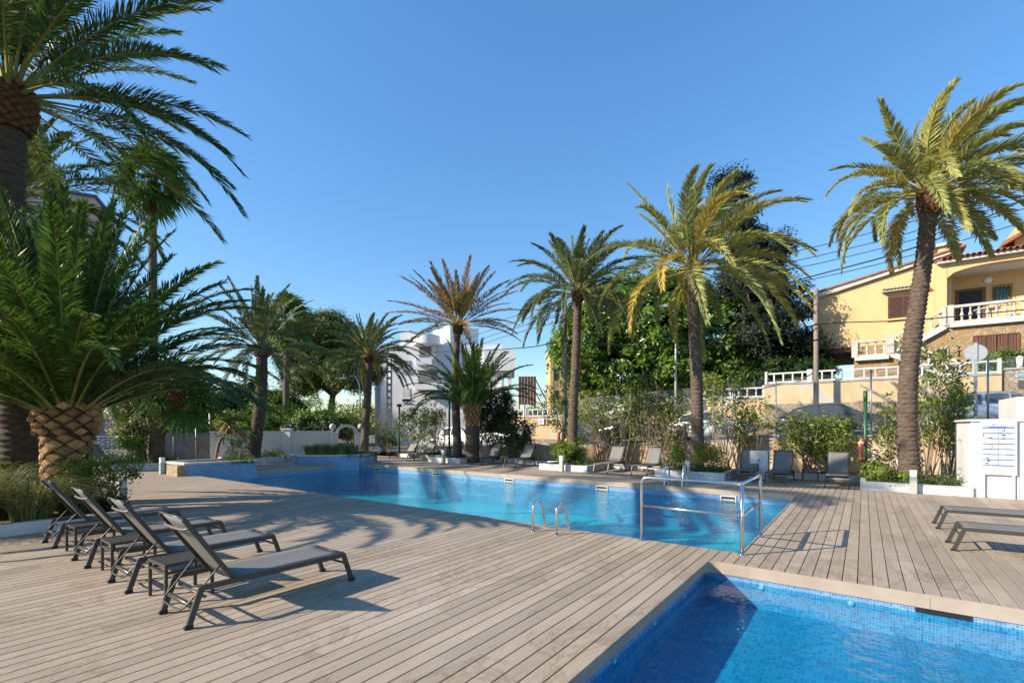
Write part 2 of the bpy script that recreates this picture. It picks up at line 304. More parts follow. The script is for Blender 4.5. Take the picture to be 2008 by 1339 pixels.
# ------------------------------------------------------------------ object helpers
def link(o, parent=None):
    COL.objects.link(o)
    if parent is not None: o.parent = parent
    return o
def tag(o, label=None, cat=None, group=None, kind=None):
    if label: o['label'] = label
    if cat: o['category'] = cat
    if group: o['group'] = group
    if kind: o['kind'] = kind
    return o
def thing(name, label, cat, loc=(0, 0, 0), rz=0.0, group=None):
    o = bpy.data.objects.new(name, None); o.empty_display_size = 0.2; COL.objects.link(o)
    o.location = loc; o.rotation_euler = (0, 0, rz); return tag(o, label, cat, group)
def copy_tree(o, parent=None):
    c = o.copy(); COL.objects.link(c); c.parent = parent
    for ch in list(o.children): copy_tree(ch, c)
    return c
def np_obj(name, V, T, mat, parent=None, mi=None, smooth=False):
    me = bpy.data.meshes.new(name); V = np.asarray(V, np.float32); T = np.asarray(T, np.int32); k = T.shape[1]
    me.vertices.add(len(V)); me.vertices.foreach_set('co', V.ravel())
    me.loops.add(T.size); me.loops.foreach_set('vertex_index', T.ravel())
    me.polygons.add(len(T)); me.polygons.foreach_set('loop_start', np.arange(0, T.size, k, dtype=np.int32))
    mats = mat if isinstance(mat, (list, tuple)) else [mat]
    for m in mats: me.materials.append(MATS[m])
    if mi is not None: me.polygons.foreach_set('material_index', np.asarray(mi, np.int32))
    if smooth: me.polygons.foreach_set('use_smooth', np.ones(len(T), bool))
    me.update(calc_edges=True)
    return link(bpy.data.objects.new(name, me), parent)
class MB:
    """collects shapes, then builds ONE mesh object"""
    def __init__(s): s.v = []; s.f = []; s.sm = []
    def add(s, vs, fs, smooth=False):
        b = len(s.v); s.v += [tuple(v) for v in vs]; s.f += [tuple(i+b for i in f) for f in fs]; s.sm += [smooth]*len(fs); return s
    def box(s, x0, x1, y0, y1, z0, z1, M=None):
        vs = [(x, y, z) for z in (z0, z1) for x, y in ((x0, y0), (x1, y0), (x1, y1), (x0, y1))]
        if M is not None: vs = [M @ Vector(v) for v in vs]
        return s.add(vs, [(3, 2, 1, 0), (4, 5, 6, 7), (0, 1, 5, 4), (1, 2, 6, 5), (2, 3, 7, 6), (3, 0, 4, 7)])
    def cbox(s, x0, x1, y0, y1, z0, z1, c=0.01):
        """box with its upper edges chamfered"""
        vs = [(x, y, z) for (x, y, z) in
              [(x0, y0, z0), (x1, y0, z0), (x1, y1, z0), (x0, y1, z0), (x0, y0, z1-c), (x1, y0, z1-c), (x1, y1, z1-c), (x0, y1, z1-c),
               (x0+c, y0+c, z1), (x1-c, y0+c, z1), (x1-c, y1-c, z1), (x0+c, y1-c, z1)]]
        return s.add(vs, [(3, 2, 1, 0), (0, 1, 5, 4), (1, 2, 6, 5), (2, 3, 7, 6), (3, 0, 4, 7), (4, 5, 9, 8), (5, 6, 10, 9), (6, 7, 11, 10), (7, 4, 8, 11), (8, 9, 10, 11)])
    def tube(s, pts, r, n=8, closed=False, caps=True, smooth=True):
        pts = [Vector(p) for p in pts]; k = len(pts); rr = r if isinstance(r, (list, tuple)) else [r]*k
        vs = []; up = None
        for i, p in enumerate(pts):
            if closed: t = pts[(i+1) % k]-pts[i-1]
            else: t = pts[min(i+1, k-1)]-pts[max(i-1, 0)]
            t.normalize()
            if up is None: up = Vector((0, 0, 1)) if abs(t.z) < 0.9 else Vector((1, 0, 0))
            a = t.cross(up)
            if a.length < 1e-4: a = t.orthogonal()
            a.normalize(); b = a.cross(t); b.normalize(); up = b
            vs += [p+(a*math.cos(2*PI*j/n)+b*math.sin(2*PI*j/n))*rr[i] for j in range(n)]
        fs = []
        for i in range(k if closed else k-1):
            q = (i+1) % k
            fs += [(i*n+j, i*n+(j+1) % n, q*n+(j+1) % n, q*n+j) for j in range(n)]
        s.add(vs, fs, smooth)
        if caps and not closed:
            b = len(s.v)-len(vs)
            s.f += [tuple(b+j for j in reversed(range(n))), tuple(b+(k-1)*n+j for j in range(n))]; s.sm += [False, False]
        return s
    def bar(s, a, b, wx, wy, up=(0, 0, 1)):
        """rectangular bar from a to b"""
        a = Vector(a); b = Vector(b); t = (b-a).normalized(); u = Vector(up)
        x = t.cross(u)
        if x.length < 1e-4: x = t.orthogonal()
        x.normalize(); y = x.cross(t).normalized()
        vs = [p+x*sx*wx/2+y*sy*wy/2 for p in (a, b) for sx, sy in ((-1, -1), (1, -1), (1, 1), (-1, 1))]
        return s.add(vs, [(3, 2, 1, 0), (4, 5, 6, 7), (0, 1, 5, 4), (1, 2, 6, 5), (2, 3, 7, 6), (3, 0, 4, 7)])
    def lathe(s, prof, n=16, c=(0, 0, 0), smooth=True, M=None):
        c = Vector(c); vs = []
        for r, z in prof: vs += [c+Vector((r*math.cos(2*PI*j/n), r*math.sin(2*PI*j/n), z)) for j in range(n)]
        if M is not None: vs = [M @ v for v in vs]
        fs = [(i*n+j, i*n+(j+1) % n, (i+1)*n+(j+1) % n, (i+1)*n+j) for i in range(len(prof)-1) for j in range(n)]
        s.add(vs, fs, smooth); b = len(s.v)-len(vs)
        if prof[0][0] > 1e-4: s.f.append(tuple(b+j for j in reversed(range(n)))); s.sm.append(False)
        if prof[-1][0] > 1e-4: s.f.append(tuple(b+(len(prof)-1)*n+j for j in range(n))); s.sm.append(False)
        return s
    def prism(s, poly, z0, z1):
        n = len(poly); vs = [(x, y, z0) for x, y in poly]+[(x, y, z1) for x, y in poly]
        return s.add(vs, [tuple(reversed(range(n))), tuple(range(n, 2*n))]+[(i, (i+1) % n, n+(i+1) % n, n+i) for i in range(n)])
    def slab(s, poly3, off):
        """extrude a planar 3-D outline by a vector"""
        n = len(poly3); off = Vector(off); vs = [Vector(p) for p in poly3]+[Vector(p)+off for p in poly3]
        return s.add(vs, [tuple(reversed(range(n))), tuple(range(n, 2*n))]+[(i, (i+1) % n, n+(i+1) % n, n+i) for i in range(n)])
    def quad(s, *p): return s.add(p, [tuple(range(len(p)))])
    def build(s, name, mat, parent=None, loc=None, rz=None):
        me = bpy.data.meshes.new(name); me.from_pydata([tuple(v) for v in s.v], [], s.f); me.materials.append(MATS[mat])
        if any(s.sm): me.polygons.foreach_set('use_smooth', s.sm)
        me.update(); o = link(bpy.data.objects.new(name, me), parent)
        if loc is not None: o.location = loc
        if rz is not None: o.rotation_euler = (0, 0, rz)
        return o
def inst(src, parent, loc=None, rot=None, scale=None, name=None):
    o = bpy.data.objects.new(name or src.name.split('.')[0], src.data); link(o, parent)
    if loc is not None: o.location = loc
    if rot is not None: o.rotation_euler = rot
    if scale is not None: o.scale = scale
    return o
def smooth_path(pts, n):
    """Catmull-Rom through the points"""
    pts = [Vector(p) for p in pts]; q = [pts[0]*2-pts[1]]+pts+[pts[-1]*2-pts[-2]]; res = []
    for i in range(len(pts)-1):
        p0, p1, p2, p3 = q[i:i+4]
        for k in range(n):
            t = k/n; res.append(0.5*((2*p1)+(p2-p0)*t+(2*p0-5*p1+4*p2-p3)*t*t+(3*p1-p0-3*p2+p3)*t**3))
    return res+[pts[-1]]
# ================================================================== SETTING: ground, deck, pools
BP = dict(u0=7.45, u1=14.60, v0=1.42, v1=20.0)        # big pool
SP = dict(u0=1.0, u1=6.80, v0=-5.0, v1=1.72)          # small pool
BED_U, WALL_U = 19.2, 20.6                            # kerb of the planting bed, retaining wall
PLU, PLV = 3.27, 11.4                                 # corner of the palm bed by the near loungers
def street_z(v): return 1.46-0.054*v

g = MB()                                              # one ground sheet out to the horizon, open where the pools are sunk
B = 3000
for (a, b, c, d) in ((-B, 0.5, -B, B), (21.0, B, -B, B), (0.5, 21.0, -B, -5.6), (0.5, 21.0, 23.5, B)):
    g.quad(W(a, c, -0.16), W(b, c, -0.16), W(b, d, -0.16), W(a, d, -0.16))
tag(g.build('ground', 'ground'), kind='structure')

g = MB()
def rect(u0, u1, v0, v1, z): g.quad((u0, v0, z), (u1, v0, z), (u1, v1, z), (u0, v1, z))
ZB = -0.034
rect(-6, SP['u0']-0.05, -6, 30, ZB); rect(SP['u0']-0.05, BP['u0']-0.05, SP['v1']+0.05, 30, ZB)
rect(SP['u0']-0.05, SP['u1']+0.05, -6, SP['v0']-0.05, ZB); rect(SP['u1']+0.05, BP['u0']-0.05, -6, SP['v1']+0.05, ZB)
rect(BP['u0']-0.05, BP['u1']+0.05, -6, BP['v0']-0.05, ZB); rect(BP['u0']-0.05, BP['u1']+0.05, BP['v1']+0.05, 30, ZB)
rect(BP['u1']+0.05, BED_U, -6, 30, ZB)
deck = g.build('deck', 'deck_base', rz=ROT); tag(deck, kind='structure')

BW, GAP = 0.1470, 0.0085
c = 0.0035; hw = (BW-GAP)/2
prof = [(-hw, -0.026), (hw, -0.026), (hw, -c), (hw-c, 0), (-hw+c, 0), (-hw, -c)]
bm_ = MB(); bm_.add([(x, y, z) for x in (0, 1) for y, z in prof],
                    [tuple(range(6)), tuple(reversed(range(6, 12)))]+[(i, 6+i, 6+(i+1) % 6, (i+1) % 6) for i in range(6)])
board_mesh = None
pieces = []
k = 0; v = -5.6
while v < 28.5:
    iv = []
    if v < SP['v0']: iv = [(-4, BED_U)]
    elif v < BP['v0']: iv = [(-4, SP['u0']), (SP['u1'], BED_U)]
    elif v < SP['v1']: iv = [(-4, SP['u0']), (SP['u1'], BP['u0']), (BP['u1'], BED_U)]
    elif v < PLV: iv = [(-4, BP['u0']), (BP['u1'], BED_U)]
    elif v < BP['v1']: iv = [(PLU, BP['u0']), (BP['u1'], BED_U)]
    else: iv = [(PLU if v < 17.5 else -4, BED_U)]
    for a, b in iv:
        s = a; first = random.uniform(1.0, 4.0)
        while s < b-0.01:
            e = min(s+first, b); first = 4.0
            if b-e < 0.3: e = b
            pieces.append((s, e, v)); s = e
    v += BW
def pkey(p):
    q = W((p[0]+p[1])/2, p[2]); f = W(p[1], p[2])
    if f.y < 1.2 or abs(q.x)/max(q.y, 0.6) > 1.6: return 1e6
    return max(q.y, 0.5)
pieces.sort(key=pkey)
rest_v = []; rest_f = []
for i, (s, e, v) in enumerate(pieces):
    if i < 300:
        if board_mesh is None:
            board_mesh = bm_.build('deck_board', 'deck', deck); o = board_mesh
        else: o = inst(board_mesh, deck)
        o.location = (s+0.0012, v, 0); o.scale = (e-s-0.0024, 1, 1)
    else:
        b = len(rest_v); rest_v += [(s+0.0012+x*(e-s-0.0024), v+y, z) for x, y, z in bm_.v]
        rest_f += [tuple(b+j for j in f) for f in bm_.f]
me = bpy.data.meshes.new('far_deck_boards'); me.from_pydata(rest_v, [], rest_f); me.materials.append(MATS['deck']); me.update()
tag(link(bpy.data.objects.new('far_deck_boards', me), deck), kind='stuff')

def pool(name, p, zf, zw, water, ftile, corner, rec=0.02, has_top=True):
    """tiled basin with timber-composite fascia boards under the deck edge"""
    u0, u1, v0, v1 = p['u0'], p['u1'], p['v0'], p['v1']; zt = -0.15
    b = MB(); b.quad((u0-rec, v0-rec, zf), (u1+rec, v0-rec, zf), (u1+rec, v1+rec, zf), (u0-rec, v1+rec, zf))
    basin = b.build(name+'_basin', ftile, rz=ROT); tag(basin, kind='structure')
    a0, a1, b0, b1 = u0-rec, u1+rec, v0-rec, v1+rec
    for nm, m, q in (('end_wall', 'tile_u', [(a1, b0), (a1, b1)]), ('end_wall', 'tile_u', [(a0, b1), (a0, b0)]), ('side_wall', 'tile_v', [(a1, b1), (a0, b1)]), ('side_wall', 'tile_v', [(a0, b0), (a1, b0)])):
        w_ = MB(); (x0, y0), (x1, y1) = q; w_.quad((x0, y0, zf), (x1, y1, zf), (x1, y1, zt), (x0, y0, zt)); w_.build(nm, m, basin)
    wm_ = MB(); wm_.quad((a0, b0, zw), (a1, b0, zw), (a1, b1, zw), (a0, b1, zw))
    tag(wm_.build(name+'_water', water, rz=ROT), kind='structure')
    # fascia: a thin board standing under the deck edge, in lengths, corners rounded
    t = 0.022
    def run(pa, pb, nrm):
        L = math.hypot(pb[0]-pa[0], pb[1]-pa[1]); n = max(1, round(L/2.4)); d = ((pb[0]-pa[0])/L, (pb[1]-pa[1])/L)
        for i in range(n):
            s0, s1 = L*i/n+0.0015, L*(i+1)/n-0.0015
            q = [(pa[0]+d[0]*s0, pa[1]+d[1]*s0), (pa[0]+d[0]*s1, pa[1]+d[1]*s1)]
            q += [(q[1][0]-nrm[0]*t, q[1][1]-nrm[1]*t), (q[0][0]-nrm[0]*t, q[0][1]-nrm[1]*t)]
            MB().prism(q, -0.152, -0.003).build('fascia_board', 'fascia', basin)
    r = corner
    run((u1, v0+r), (u1, v1-r), (-1, 0)); run((u0, v0+r), (u0, v1-r), (1, 0)); run((u0+r, v1), (u1-r, v1), (0, -1)); run((u0+r, v0), (u1-r, v0), (0, 1))
    for cu, cv, su, sv in ((u1-r, v1-r, 1, 1), (u1-r, v0+r, 1, -1), (u0+r, v1-r, -1, 1), (u0+r, v0+r, -1, -1)):
        n = 8; cm = MB(); inn = [(cu+su*r*math.sin(i/n*PI/2), cv+sv*r*math.cos(i/n*PI/2)) for i in range(n+1)]
        outp = [(cu+su*(r+0.002), cv+sv*(r+0.002))]
        for i in range(n): cm.prism([inn[i], inn[i+1], outp[0]], -0.152, -0.003)
        cm.build('fascia_corner', 'fascia', basin)
    return basin
big = pool('swimming_pool', BP, -1.25, -0.30, 'water_big', 'tile_deep', 0.05)
small = pool('paddling_pool', SP, -0.52, -0.215, 'water_small', 'tile_floor', 0.16)
# skimmer openings in the far wall of the big pool
for px in (740, 855, 998, 1180, 1428):
    d = D_at_u(px, BP['u1']); x = (px-CX)/FPX*d; u, v = uv_of(x, d)
    f = MB(); w2, z0, z1, th = 0.21, -0.325, -0.155, 0.03
    uu = BP['u1']-0.012
    f.box(uu, uu+0.03, v-w2, v+w2, z1-th, z1); f.box(uu, uu+0.03, v-w2, v+w2, z0, z0+th*0.7)
    f.box(uu, uu+0.03, v-w2, v-w2+th, z0+th*0.7, z1-th); f.box(uu, uu+0.03, v+w2-th, v+w2, z0+th*0.7, z1-th)
    sk = f.build('skimmer_frame', 'white_paint', big)
    MB().box(uu+0.022, uu+0.028, v-w2+th, v+w2-th, z0+th*0.7, z1-th).build('skimmer_opening', 'black', sk)
    MB().box(uu+0.012, uu+0.021, v-w2*0.75, v+w2*0.75, z0+0.03, z0+0.075).build('skimmer_flap', 'cast_stone', sk)
# return jets of the paddling pool
for (u, v, wall) in ((6.808, 1.05, 'u'), (6.808, 0.12, 'u'), (5.9, 1.735, 'v'), (4.9, 1.735, 'v'), (3.9, 1.735, 'v')):
    j = MB(); mat = 'white_paint' if wall == 'u' else 'steel'
    Mx = Matrix.Translation((u, v, -0.245)) @ (Matrix.Rotation(-PI/2, 4, 'Y') if wall == 'u' else Matrix.Rotation(PI/2, 4, 'X'))
    j.lathe([(0.032, -0.012), (0.032, -0.002), (0.022, 0.003), (0.0, 0.004)], 14, M=Mx); j.build('water_jet', mat, small)
dk = MB(); dk.box(SP['u1']+0.001, SP['u1']+0.018, -0.90, -0.45, -0.205, -0.158); dk.build('skimmer_opening', 'black', small)

# ------------------------------------------------------------------ planting beds along the far side
def strip_wall(name, pts, th, h, mat, parent=None, z0=-0.03, label=None, cat='planter', closed=False, group=None):
    """low wall along a polyline given in (u, v)"""
    m = MB(); n = len(pts); seg = [(pts[i], pts[(i+1) % n]) for i in range(n if closed else n-1)]
    for (a, b) in seg:
        d = Vector((b[0]-a[0], b[1]-a[1])).normalized(); nn = Vector((-d.y, d.x))*th/2; e = d*(th/2-0.002)
        q = [Vector(a)-nn-e, Vector(b)-nn+e, Vector(b)+nn+e, Vector(a)+nn-e]
        m.prism([(p.x, p.y) for p in q], z0, h+random.uniform(-0.004, 0.004))
    o = m.build(name, mat, parent, rz=ROT if parent is None else None)
    if label: tag(o, label, cat, group)
    return o
soil = MB()
def soil_rect(u0, u1, v0, v1, z): soil.quad((u0, v0, z), (u1, v0, z), (u1, v1, z), (u0, v1, z))
soil_rect(BED_U, WALL_U, -2.3, 22.5, 0.13)
# white planters that stand out from the bed towards the pool
PLANTERS = [(15.9, 17.95, 17.45, 'white kerb planter holding a brown palm and a stubby palm together'),
            (8.85, 10.95, 17.08, 'white kerb planter with rounded bush and orange ring lifebuoy behind'),
            (3.80, 6.0, 17.08, 'white kerb planter behind the far pool ladder with yellowing shrub'),
            (-2.2, 0.02, 16.98, 'white kerb planter at the foot of the leaning palm beside notice wall')]
edge = []
for i, (v0, v1, uf, lab) in enumerate(PLANTERS):
    strip_wall('planter', [(BED_U, v0), (uf, v0), (uf, v1), (BED_U, v1)], 0.13, 0.25, 'white_paint', label=lab, group='white planters along the far deck')
    soil_rect(uf, BED_U, v0, v1, 0.13)
for a, b, lab in ((0.02, 3.80, 'low white kerb behind the three loungers by the white cabinet'), (6.0, 8.85, 'low white kerb behind the two shaded loungers'),
                  (10.95, 15.9, 'low white kerb behind the two loungers beside the rounded bush'), (17.95, 22.5, 'low white kerb behind the loungers by the green lamp post')):
    strip_wall('bed_kerb', [(BED_U+0.002, a+0.07), (BED_U+0.002, b-0.07)], 0.12, 0.20, 'white_paint', label=lab, cat='kerb', group='kerbs of the far planting bed')
# palm bed beside the near loungers
strip_wall('palm_bed_kerb', [(-4, PLV), (PLU, PLV), (PLU, 17.4)], 0.14, 0.20, 'white_paint', label='white kerb of the palm bed behind the near loungers', cat='kerb')
soil_rect(-4, PLU, PLV, 17.5, 0.12)
# beds on the left
A0 = uv_of(*(P(228, 836, 19.4).xy)); A1 = uv_of(*(P(330, 836, 20.3).xy))
strip_wall('ivy_tree_planter', [(A0[0]-1.2, A0[1]+2.0), A0, A1, (A1[0]+0.8, A1[1]+2.2)], 0.14, 0.28, 'white_paint', label='white kerb planter under the pale variegated tree', cat='planter')
soil.quad((A0[0]-1.2, A0[1]+2.0, .2), (A0[0], A0[1], .2), (A1[0], A1[1], .2), (A1[0]+0.8, A1[1]+2.2, .2))
B0 = uv_of(*(P(440, 836, 22.2).xy)); B1 = uv_of(*(P(553, 836, 24.6).xy)); B2 = uv_of(*(P(553, 836, 27).xy)); B3 = uv_of(*(P(430, 836, 24.5).xy))
strip_wall('palm_planter', [B0, B1, B2, B3], 0.14, 0.28, 'white_paint', closed=True, label='white kerb planter at the foot of the curved palm before the wall', cat='planter')
soil.quad(*[(q[0], q[1], .2) for q in (B0, B1, B2, B3)])
so = soil.build('bed_soil', 'soil', rz=ROT); tag(so, kind='structure')

# ------------------------------------------------------------------ blue tiled planters at the pool's left end
def blue_planter(label, outline, zt, faces, zlow, stone=None):
    t = thing('tiled_planter', label, 'planter', W(outline[0][0], outline[0][1], 0), ROT, 'blue tiled planters at the end of the pool')
    o0 = outline[0]; loc = [(a-o0[0], b-o0[1]) for a, b in outline]; n = len(loc)
    m = MB(); m.add([(a, b, zlow) for a, b in loc]+[(a, b, zt-0.07) for a, b in loc], [(i, (i+1) % n, n+(i+1) % n, n+i) for i in range(n)])
    m.build('tiled_wall', faces, t)
    cen = (sum(a for a, b in loc)/n, sum(b for a, b in loc)/n)
    for i in range(n):
        a, b = loc[i], loc[(i+1) % n]
        def sc(p, f): 
            d = Vector((p[0]-cen[0], p[1]-cen[1])); L = d.length; d *= (L+f)/L; return (cen[0]+d.x, cen[1]+d.y)
        q = [sc(a, 0.05), sc(b, 0.05), sc(b, -0.26), sc(a, -0.26)]
        MB().prism(q, zt-0.07+0.001*(i % 2), zt+0.001*(i % 2)).build('coping_slab', 'cast_stone', t)
    s = MB(); s.add([(a*0.96+cen[0]*.04, b*.96+cen[1]*.04, zt-0.075) for a, b in loc], [tuple(range(n))]); s.build('soil', 'soil', t)
    if stone:
        (a0_, b0_, a1_, b1_) = stone; MB().cbox(a0_-o0[0], a1_-o0[0], b0_-o0[1], b1_-o0[1], -0.03, zt-0.085, 0.02).build('rubble_pier', 'stone_pier', t)
    return t
blue_planter('blue mosaic planter with rubble stone end and pale coping at pool corner', [(7.15, 19.95), (9.6, 19.75), (9.75, 21.6), (7.0, 21.7)], 0.47, 'tile_v', -1.2, (6.88, 19.9, 7.17, 20.9))
blue_planter('blue mosaic planter of tall grass and dark creeper at pool end', [(12.3, 21.3), (13.2, 20.2), (14.3, 19.5), (15.2, 19.55), (15.3, 21.9), (12.6, 22.4)], 0.47, 'tile_u', -1.2, (15.22, 19.6, 15.45, 20.6))

# ------------------------------------------------------------------ street bank: retaining wall, street, garden wall
V0, V1 = -16.0, 30.0
m = MB()
a, b = W(WALL_U, V0), W(WALL_U, V1); a2, b2 = W(WALL_U+0.28, V0), W(WALL_U+0.28, V1)
za, zb = street_z(V0)+0.06, max(street_z(V1), -0.1)+0.06
def wallq(m, u0, u1, v0, v1, z00, z01, z10, z11):
    """wall between u0..u1, v0..v1; bottom z00 (v0) z01 (v1); top z10, z11"""
    pts = [W(u0, v0, z00), W(u1, v0, z00), W(u1, v1, z01), W(u0, v1, z01), W(u0, v0, z10), W(u1, v0, z10), W(u1, v1, z11), W(u0, v1, z11)]
    m.add(pts, [(3, 2, 1, 0), (4, 5, 6, 7), (0, 1, 5, 4), (1, 2, 6, 5), (2, 3, 7, 6), (3, 0, 4, 7)])
wallq(m, WALL_U, WALL_U+0.28, V0, 24.0, -0.16, -0.16, street_z(V0)-0.02, street_z(24)-0.02)
rw = m.build('retaining_wall', 'ochre_plaster'); tag(rw, 'stained ochre retaining wall holding up the street behind the shrubs', 'wall')
m = MB(); wallq(m, WALL_U-0.02, WALL_U+0.32, V0, 24.0, street_z(V0)-0.019, street_z(24)-0.019, street_z(V0)+0.05, street_z(24)+0.05)
m.build('wall_cap', 'pale_concrete', rw)
m = MB(); zs = lambda v, e=0.0: street_z(v)+e
m.quad(W(20.85, V0, zs(V0)), W(29.2, V0, zs(V0)), W(29.2, 29, zs(29)), W(20.85, 29, zs(29)))
m.quad(W(20.85, 29, zs(29)), W(29.2, 29, zs(29)), W(29.2, 60, -0.14), W(20.85, 60, -0.14))
m.quad(W(20.85, -80, zs(V0)), W(29.2, -80, zs(V0)), W(29.2, V0, zs(V0)), W(20.85, V0, zs(V0)))
tag(m.build('street', 'asphalt'), kind='structure')
m = MB(); wallq(m, 27.9, 29.2, V0, 26, zs(V0)-0.1, zs(26)-0.1, zs(V0)+0.13, zs(26)+0.13); tag(m.build('pavement', 'pale_concrete'), kind='structure')
# garden terrace behind the garden wall
m = MB()
for (v0, v1, z) in ((-60, 4.3, 3.95), (4.3, 12.3, 3.2), (12.3, 24.0, 2.3)):
    wallq(m, 29.35, 70.0, v0+0.001, v1-0.001, -0.16, -0.16, z, z)
tag(m.build('terrace', 'ground'), kind='structure')
# ================================================================== PLANTS
def nrm(a): return a/np.maximum(np.linalg.norm(a, axis=-1, keepdims=True), 1e-9)
def frond_arrays(rng, az, el, L, nl, leaf, droop, wind, width, vee, t0=0.2, gap=1.0, thick=0.022, ns=16, sag=0.14, roll=0.0):
    """one pinnate leaf: curved tapering midrib with two ranks of blades"""
    d = np.array([math.cos(el)*math.cos(az), math.cos(el)*math.sin(az), math.sin(el)]); p = np.zeros(3); ds = L/ns
    pts = [p.copy()]; tans = [d.copy()]
    for i in range(ns):
        s = (i+1)/ns
        f = np.array([wind[0], wind[1], wind[2]-droop])*(0.25+1.5*s)/ns
        f = f-d*np.dot(f, d)*0.7
        d = nrm(d+f); p = p+d*ds; pts.append(p.copy()); tans.append(d.copy())
    pts = np.array(pts); tans = np.array(tans)
    side0 = np.array([-math.sin(az+roll), math.cos(az+roll), 0.0])
    S = nrm(np.cross(tans, np.cross(side0, tans))); Nn = nrm(np.cross(tans, S)); Nn *= np.sign(np.mean(Nn[:, 2]) if abs(np.mean(Nn[:, 2])) > 0.02 else 1.0)
    # midrib, three-sided
    rad = thick*(1.0-0.93*np.linspace(0, 1, ns+1)**0.8); rad[:2] *= np.array([2.2, 1.4])
    ang = np.array([PI/2, PI/2+2*PI/3, PI/2+4*PI/3])
    ring = pts[:, None, :]+rad[:, None, None]*(np.cos(ang)[None, :, None]*S[:, None, :]*1.5+np.sin(ang)[None, :, None]*Nn[:, None, :])
    V = [ring.reshape(-1, 3)]; T = []
    for i in range(ns):
        for j in range(3):
            a, b, c_, e = i*3+j, i*3+(j+1) % 3, (i+1)*3+(j+1) % 3, (i+1)*3+j
            T += [(a, b, c_), (a, c_, e)]
    T = [np.array(T)]; mi = [np.zeros(len(T[0]), int)]
    # blades
    t = np.linspace(t0, 0.995, nl); t = np.repeat(t, 2)+rng.normal(0, 0.004, nl*2); t = np.clip(t, 0.02, 0.999); sd = np.tile([1.0, -1.0], nl)
    x = t*ns; i0 = np.minimum(x.astype(int), ns-1); fr = (x-i0)[:, None]
    bp = pts[i0]*(1-fr)+pts[i0+1]*fr; tt = nrm(tans[i0]*(1-fr)+tans[i0+1]*fr); ss = nrm(S[i0]*(1-fr)+S[i0+1]*fr); nn = nrm(Nn[i0]*(1-fr)+Nn[i0+1]*fr)
    q = (t-t0)/(1-t0)
    ln = leaf*np.clip(0.35+q*3.2, 0, 1)*np.clip(1.0-0.62*np.clip(q-0.45, 0, 1)/0.55, 0.3, 1)*rng.uniform(0.85, 1.12, nl*2)
    ag = np.radians(54-32*q)+rng.normal(0, 0.10, nl*2); ve = vee+rng.normal(0, 0.22, nl*2)
    dr = np.cos(ag)[:, None]*tt+np.sin(ag)[:, None]*(np.cos(ve)[:, None]*ss*sd[:, None]+np.sin(ve)[:, None]*nn); dr = nrm(dr)
    wdv = nrm(np.cross(dr, nn+rng.normal(0, 0.45, (nl*2, 3)))); wh = (width*(0.75+0.5*rng.random(nl*2)))[:, None]*0.5
    G = np.array([0, 0, -1.0]); W3 = np.array([wind[0], wind[1], 0])*0.10
    mid = bp+dr*ln[:, None]*0.5+(G*sag*0.22+W3*.3)*ln[:, None]; tip = bp+dr*ln[:, None]+(G*sag+W3)*ln[:, None]
    b0 = bp-wdv*wh*0.5; b1 = bp+wdv*wh*0.5; m0 = mid-wdv*wh; m1 = mid+wdv*wh
    off = len(V[0]); V.append(np.stack([b0, b1, m0, m1, tip], 1).reshape(-1, 3))
    base = off+np.arange(nl*2)[:, None]*5
    T.append(np.concatenate([base+np.array([0, 1, 3]), base+np.array([0, 3, 2]), base+np.array([2, 3, 4])])); mi.append(np.ones(nl*6, int))
    return np.concatenate(V), np.concatenate(T), np.concatenate(mi)

def palm_trunk(parent, path, r0, r1, mat, rings=None, flare=1.15, seed=0, amp=0.075):
    """stack of ragged leaf-scar rings following a bent axis"""
    rg = np.random.default_rng(seed); pts = smooth_path(path, 14)
    L = sum((pts[i+1]-pts[i]).length for i in range(len(pts)-1)); n = rings or max(24, int(L/0.045)); ns = 22
    cum = [0]
    for i in range(len(pts)-1): cum.append(cum[-1]+(pts[i+1]-pts[i]).length)
    V = []; a = np.linspace(0, 2*PI, ns, endpoint=False)
    for i in range(n+1):
        s = L*i/n; k = max(j for j in range(len(cum)) if cum[j] <= s+1e-6); k = min(k, len(pts)-2); f = (s-cum[k])/max(cum[k+1]-cum[k], 1e-6)
        p = pts[k].lerp(pts[k+1], f); h = i/n
        r = r0+(r1-r0)*h; r *= 1+(flare-1)*math.exp(-h*14)
        saw = 1+amp*(((i % 3)/2.0)-0.5)*1.9
        rr = r*saw*(1+rg.normal(0, amp*0.5, ns))
        zz = rg.normal(0, 0.012, ns)
        V.append(np.stack([p.x+rr*np.cos(a), p.y+rr*np.sin(a), p.z+zz], 1))
    V = np.concatenate(V); i = np.arange(n)[:, None]*ns; j = np.arange(ns)[None, :]; jn = (j+1) % ns
    T = np.stack([i+j, i+jn, i+ns+jn, i+ns+j], -1).reshape(-1, 4)
    return np_obj('trunk', V, T, mat, parent)
def boot_mesh(n=1):
    """one cut leaf base: a diamond pad standing off the trunk, cut face tilted up"""
    return MB().add([(0, -0.5, 0), (0, 0, -0.42), (0, 0.5, 0), (0, 0, 0.42), (0.30, -0.36, 0.05), (0.36, 0, -0.24), (0.30, 0.36, 0.05), (0.22, 0, 0.30)],
                    [(0, 1, 5, 4), (1, 2, 6, 5), (2, 3, 7, 6), (3, 0, 4, 7), (4, 5, 6, 7)])
BOOT = boot_mesh()
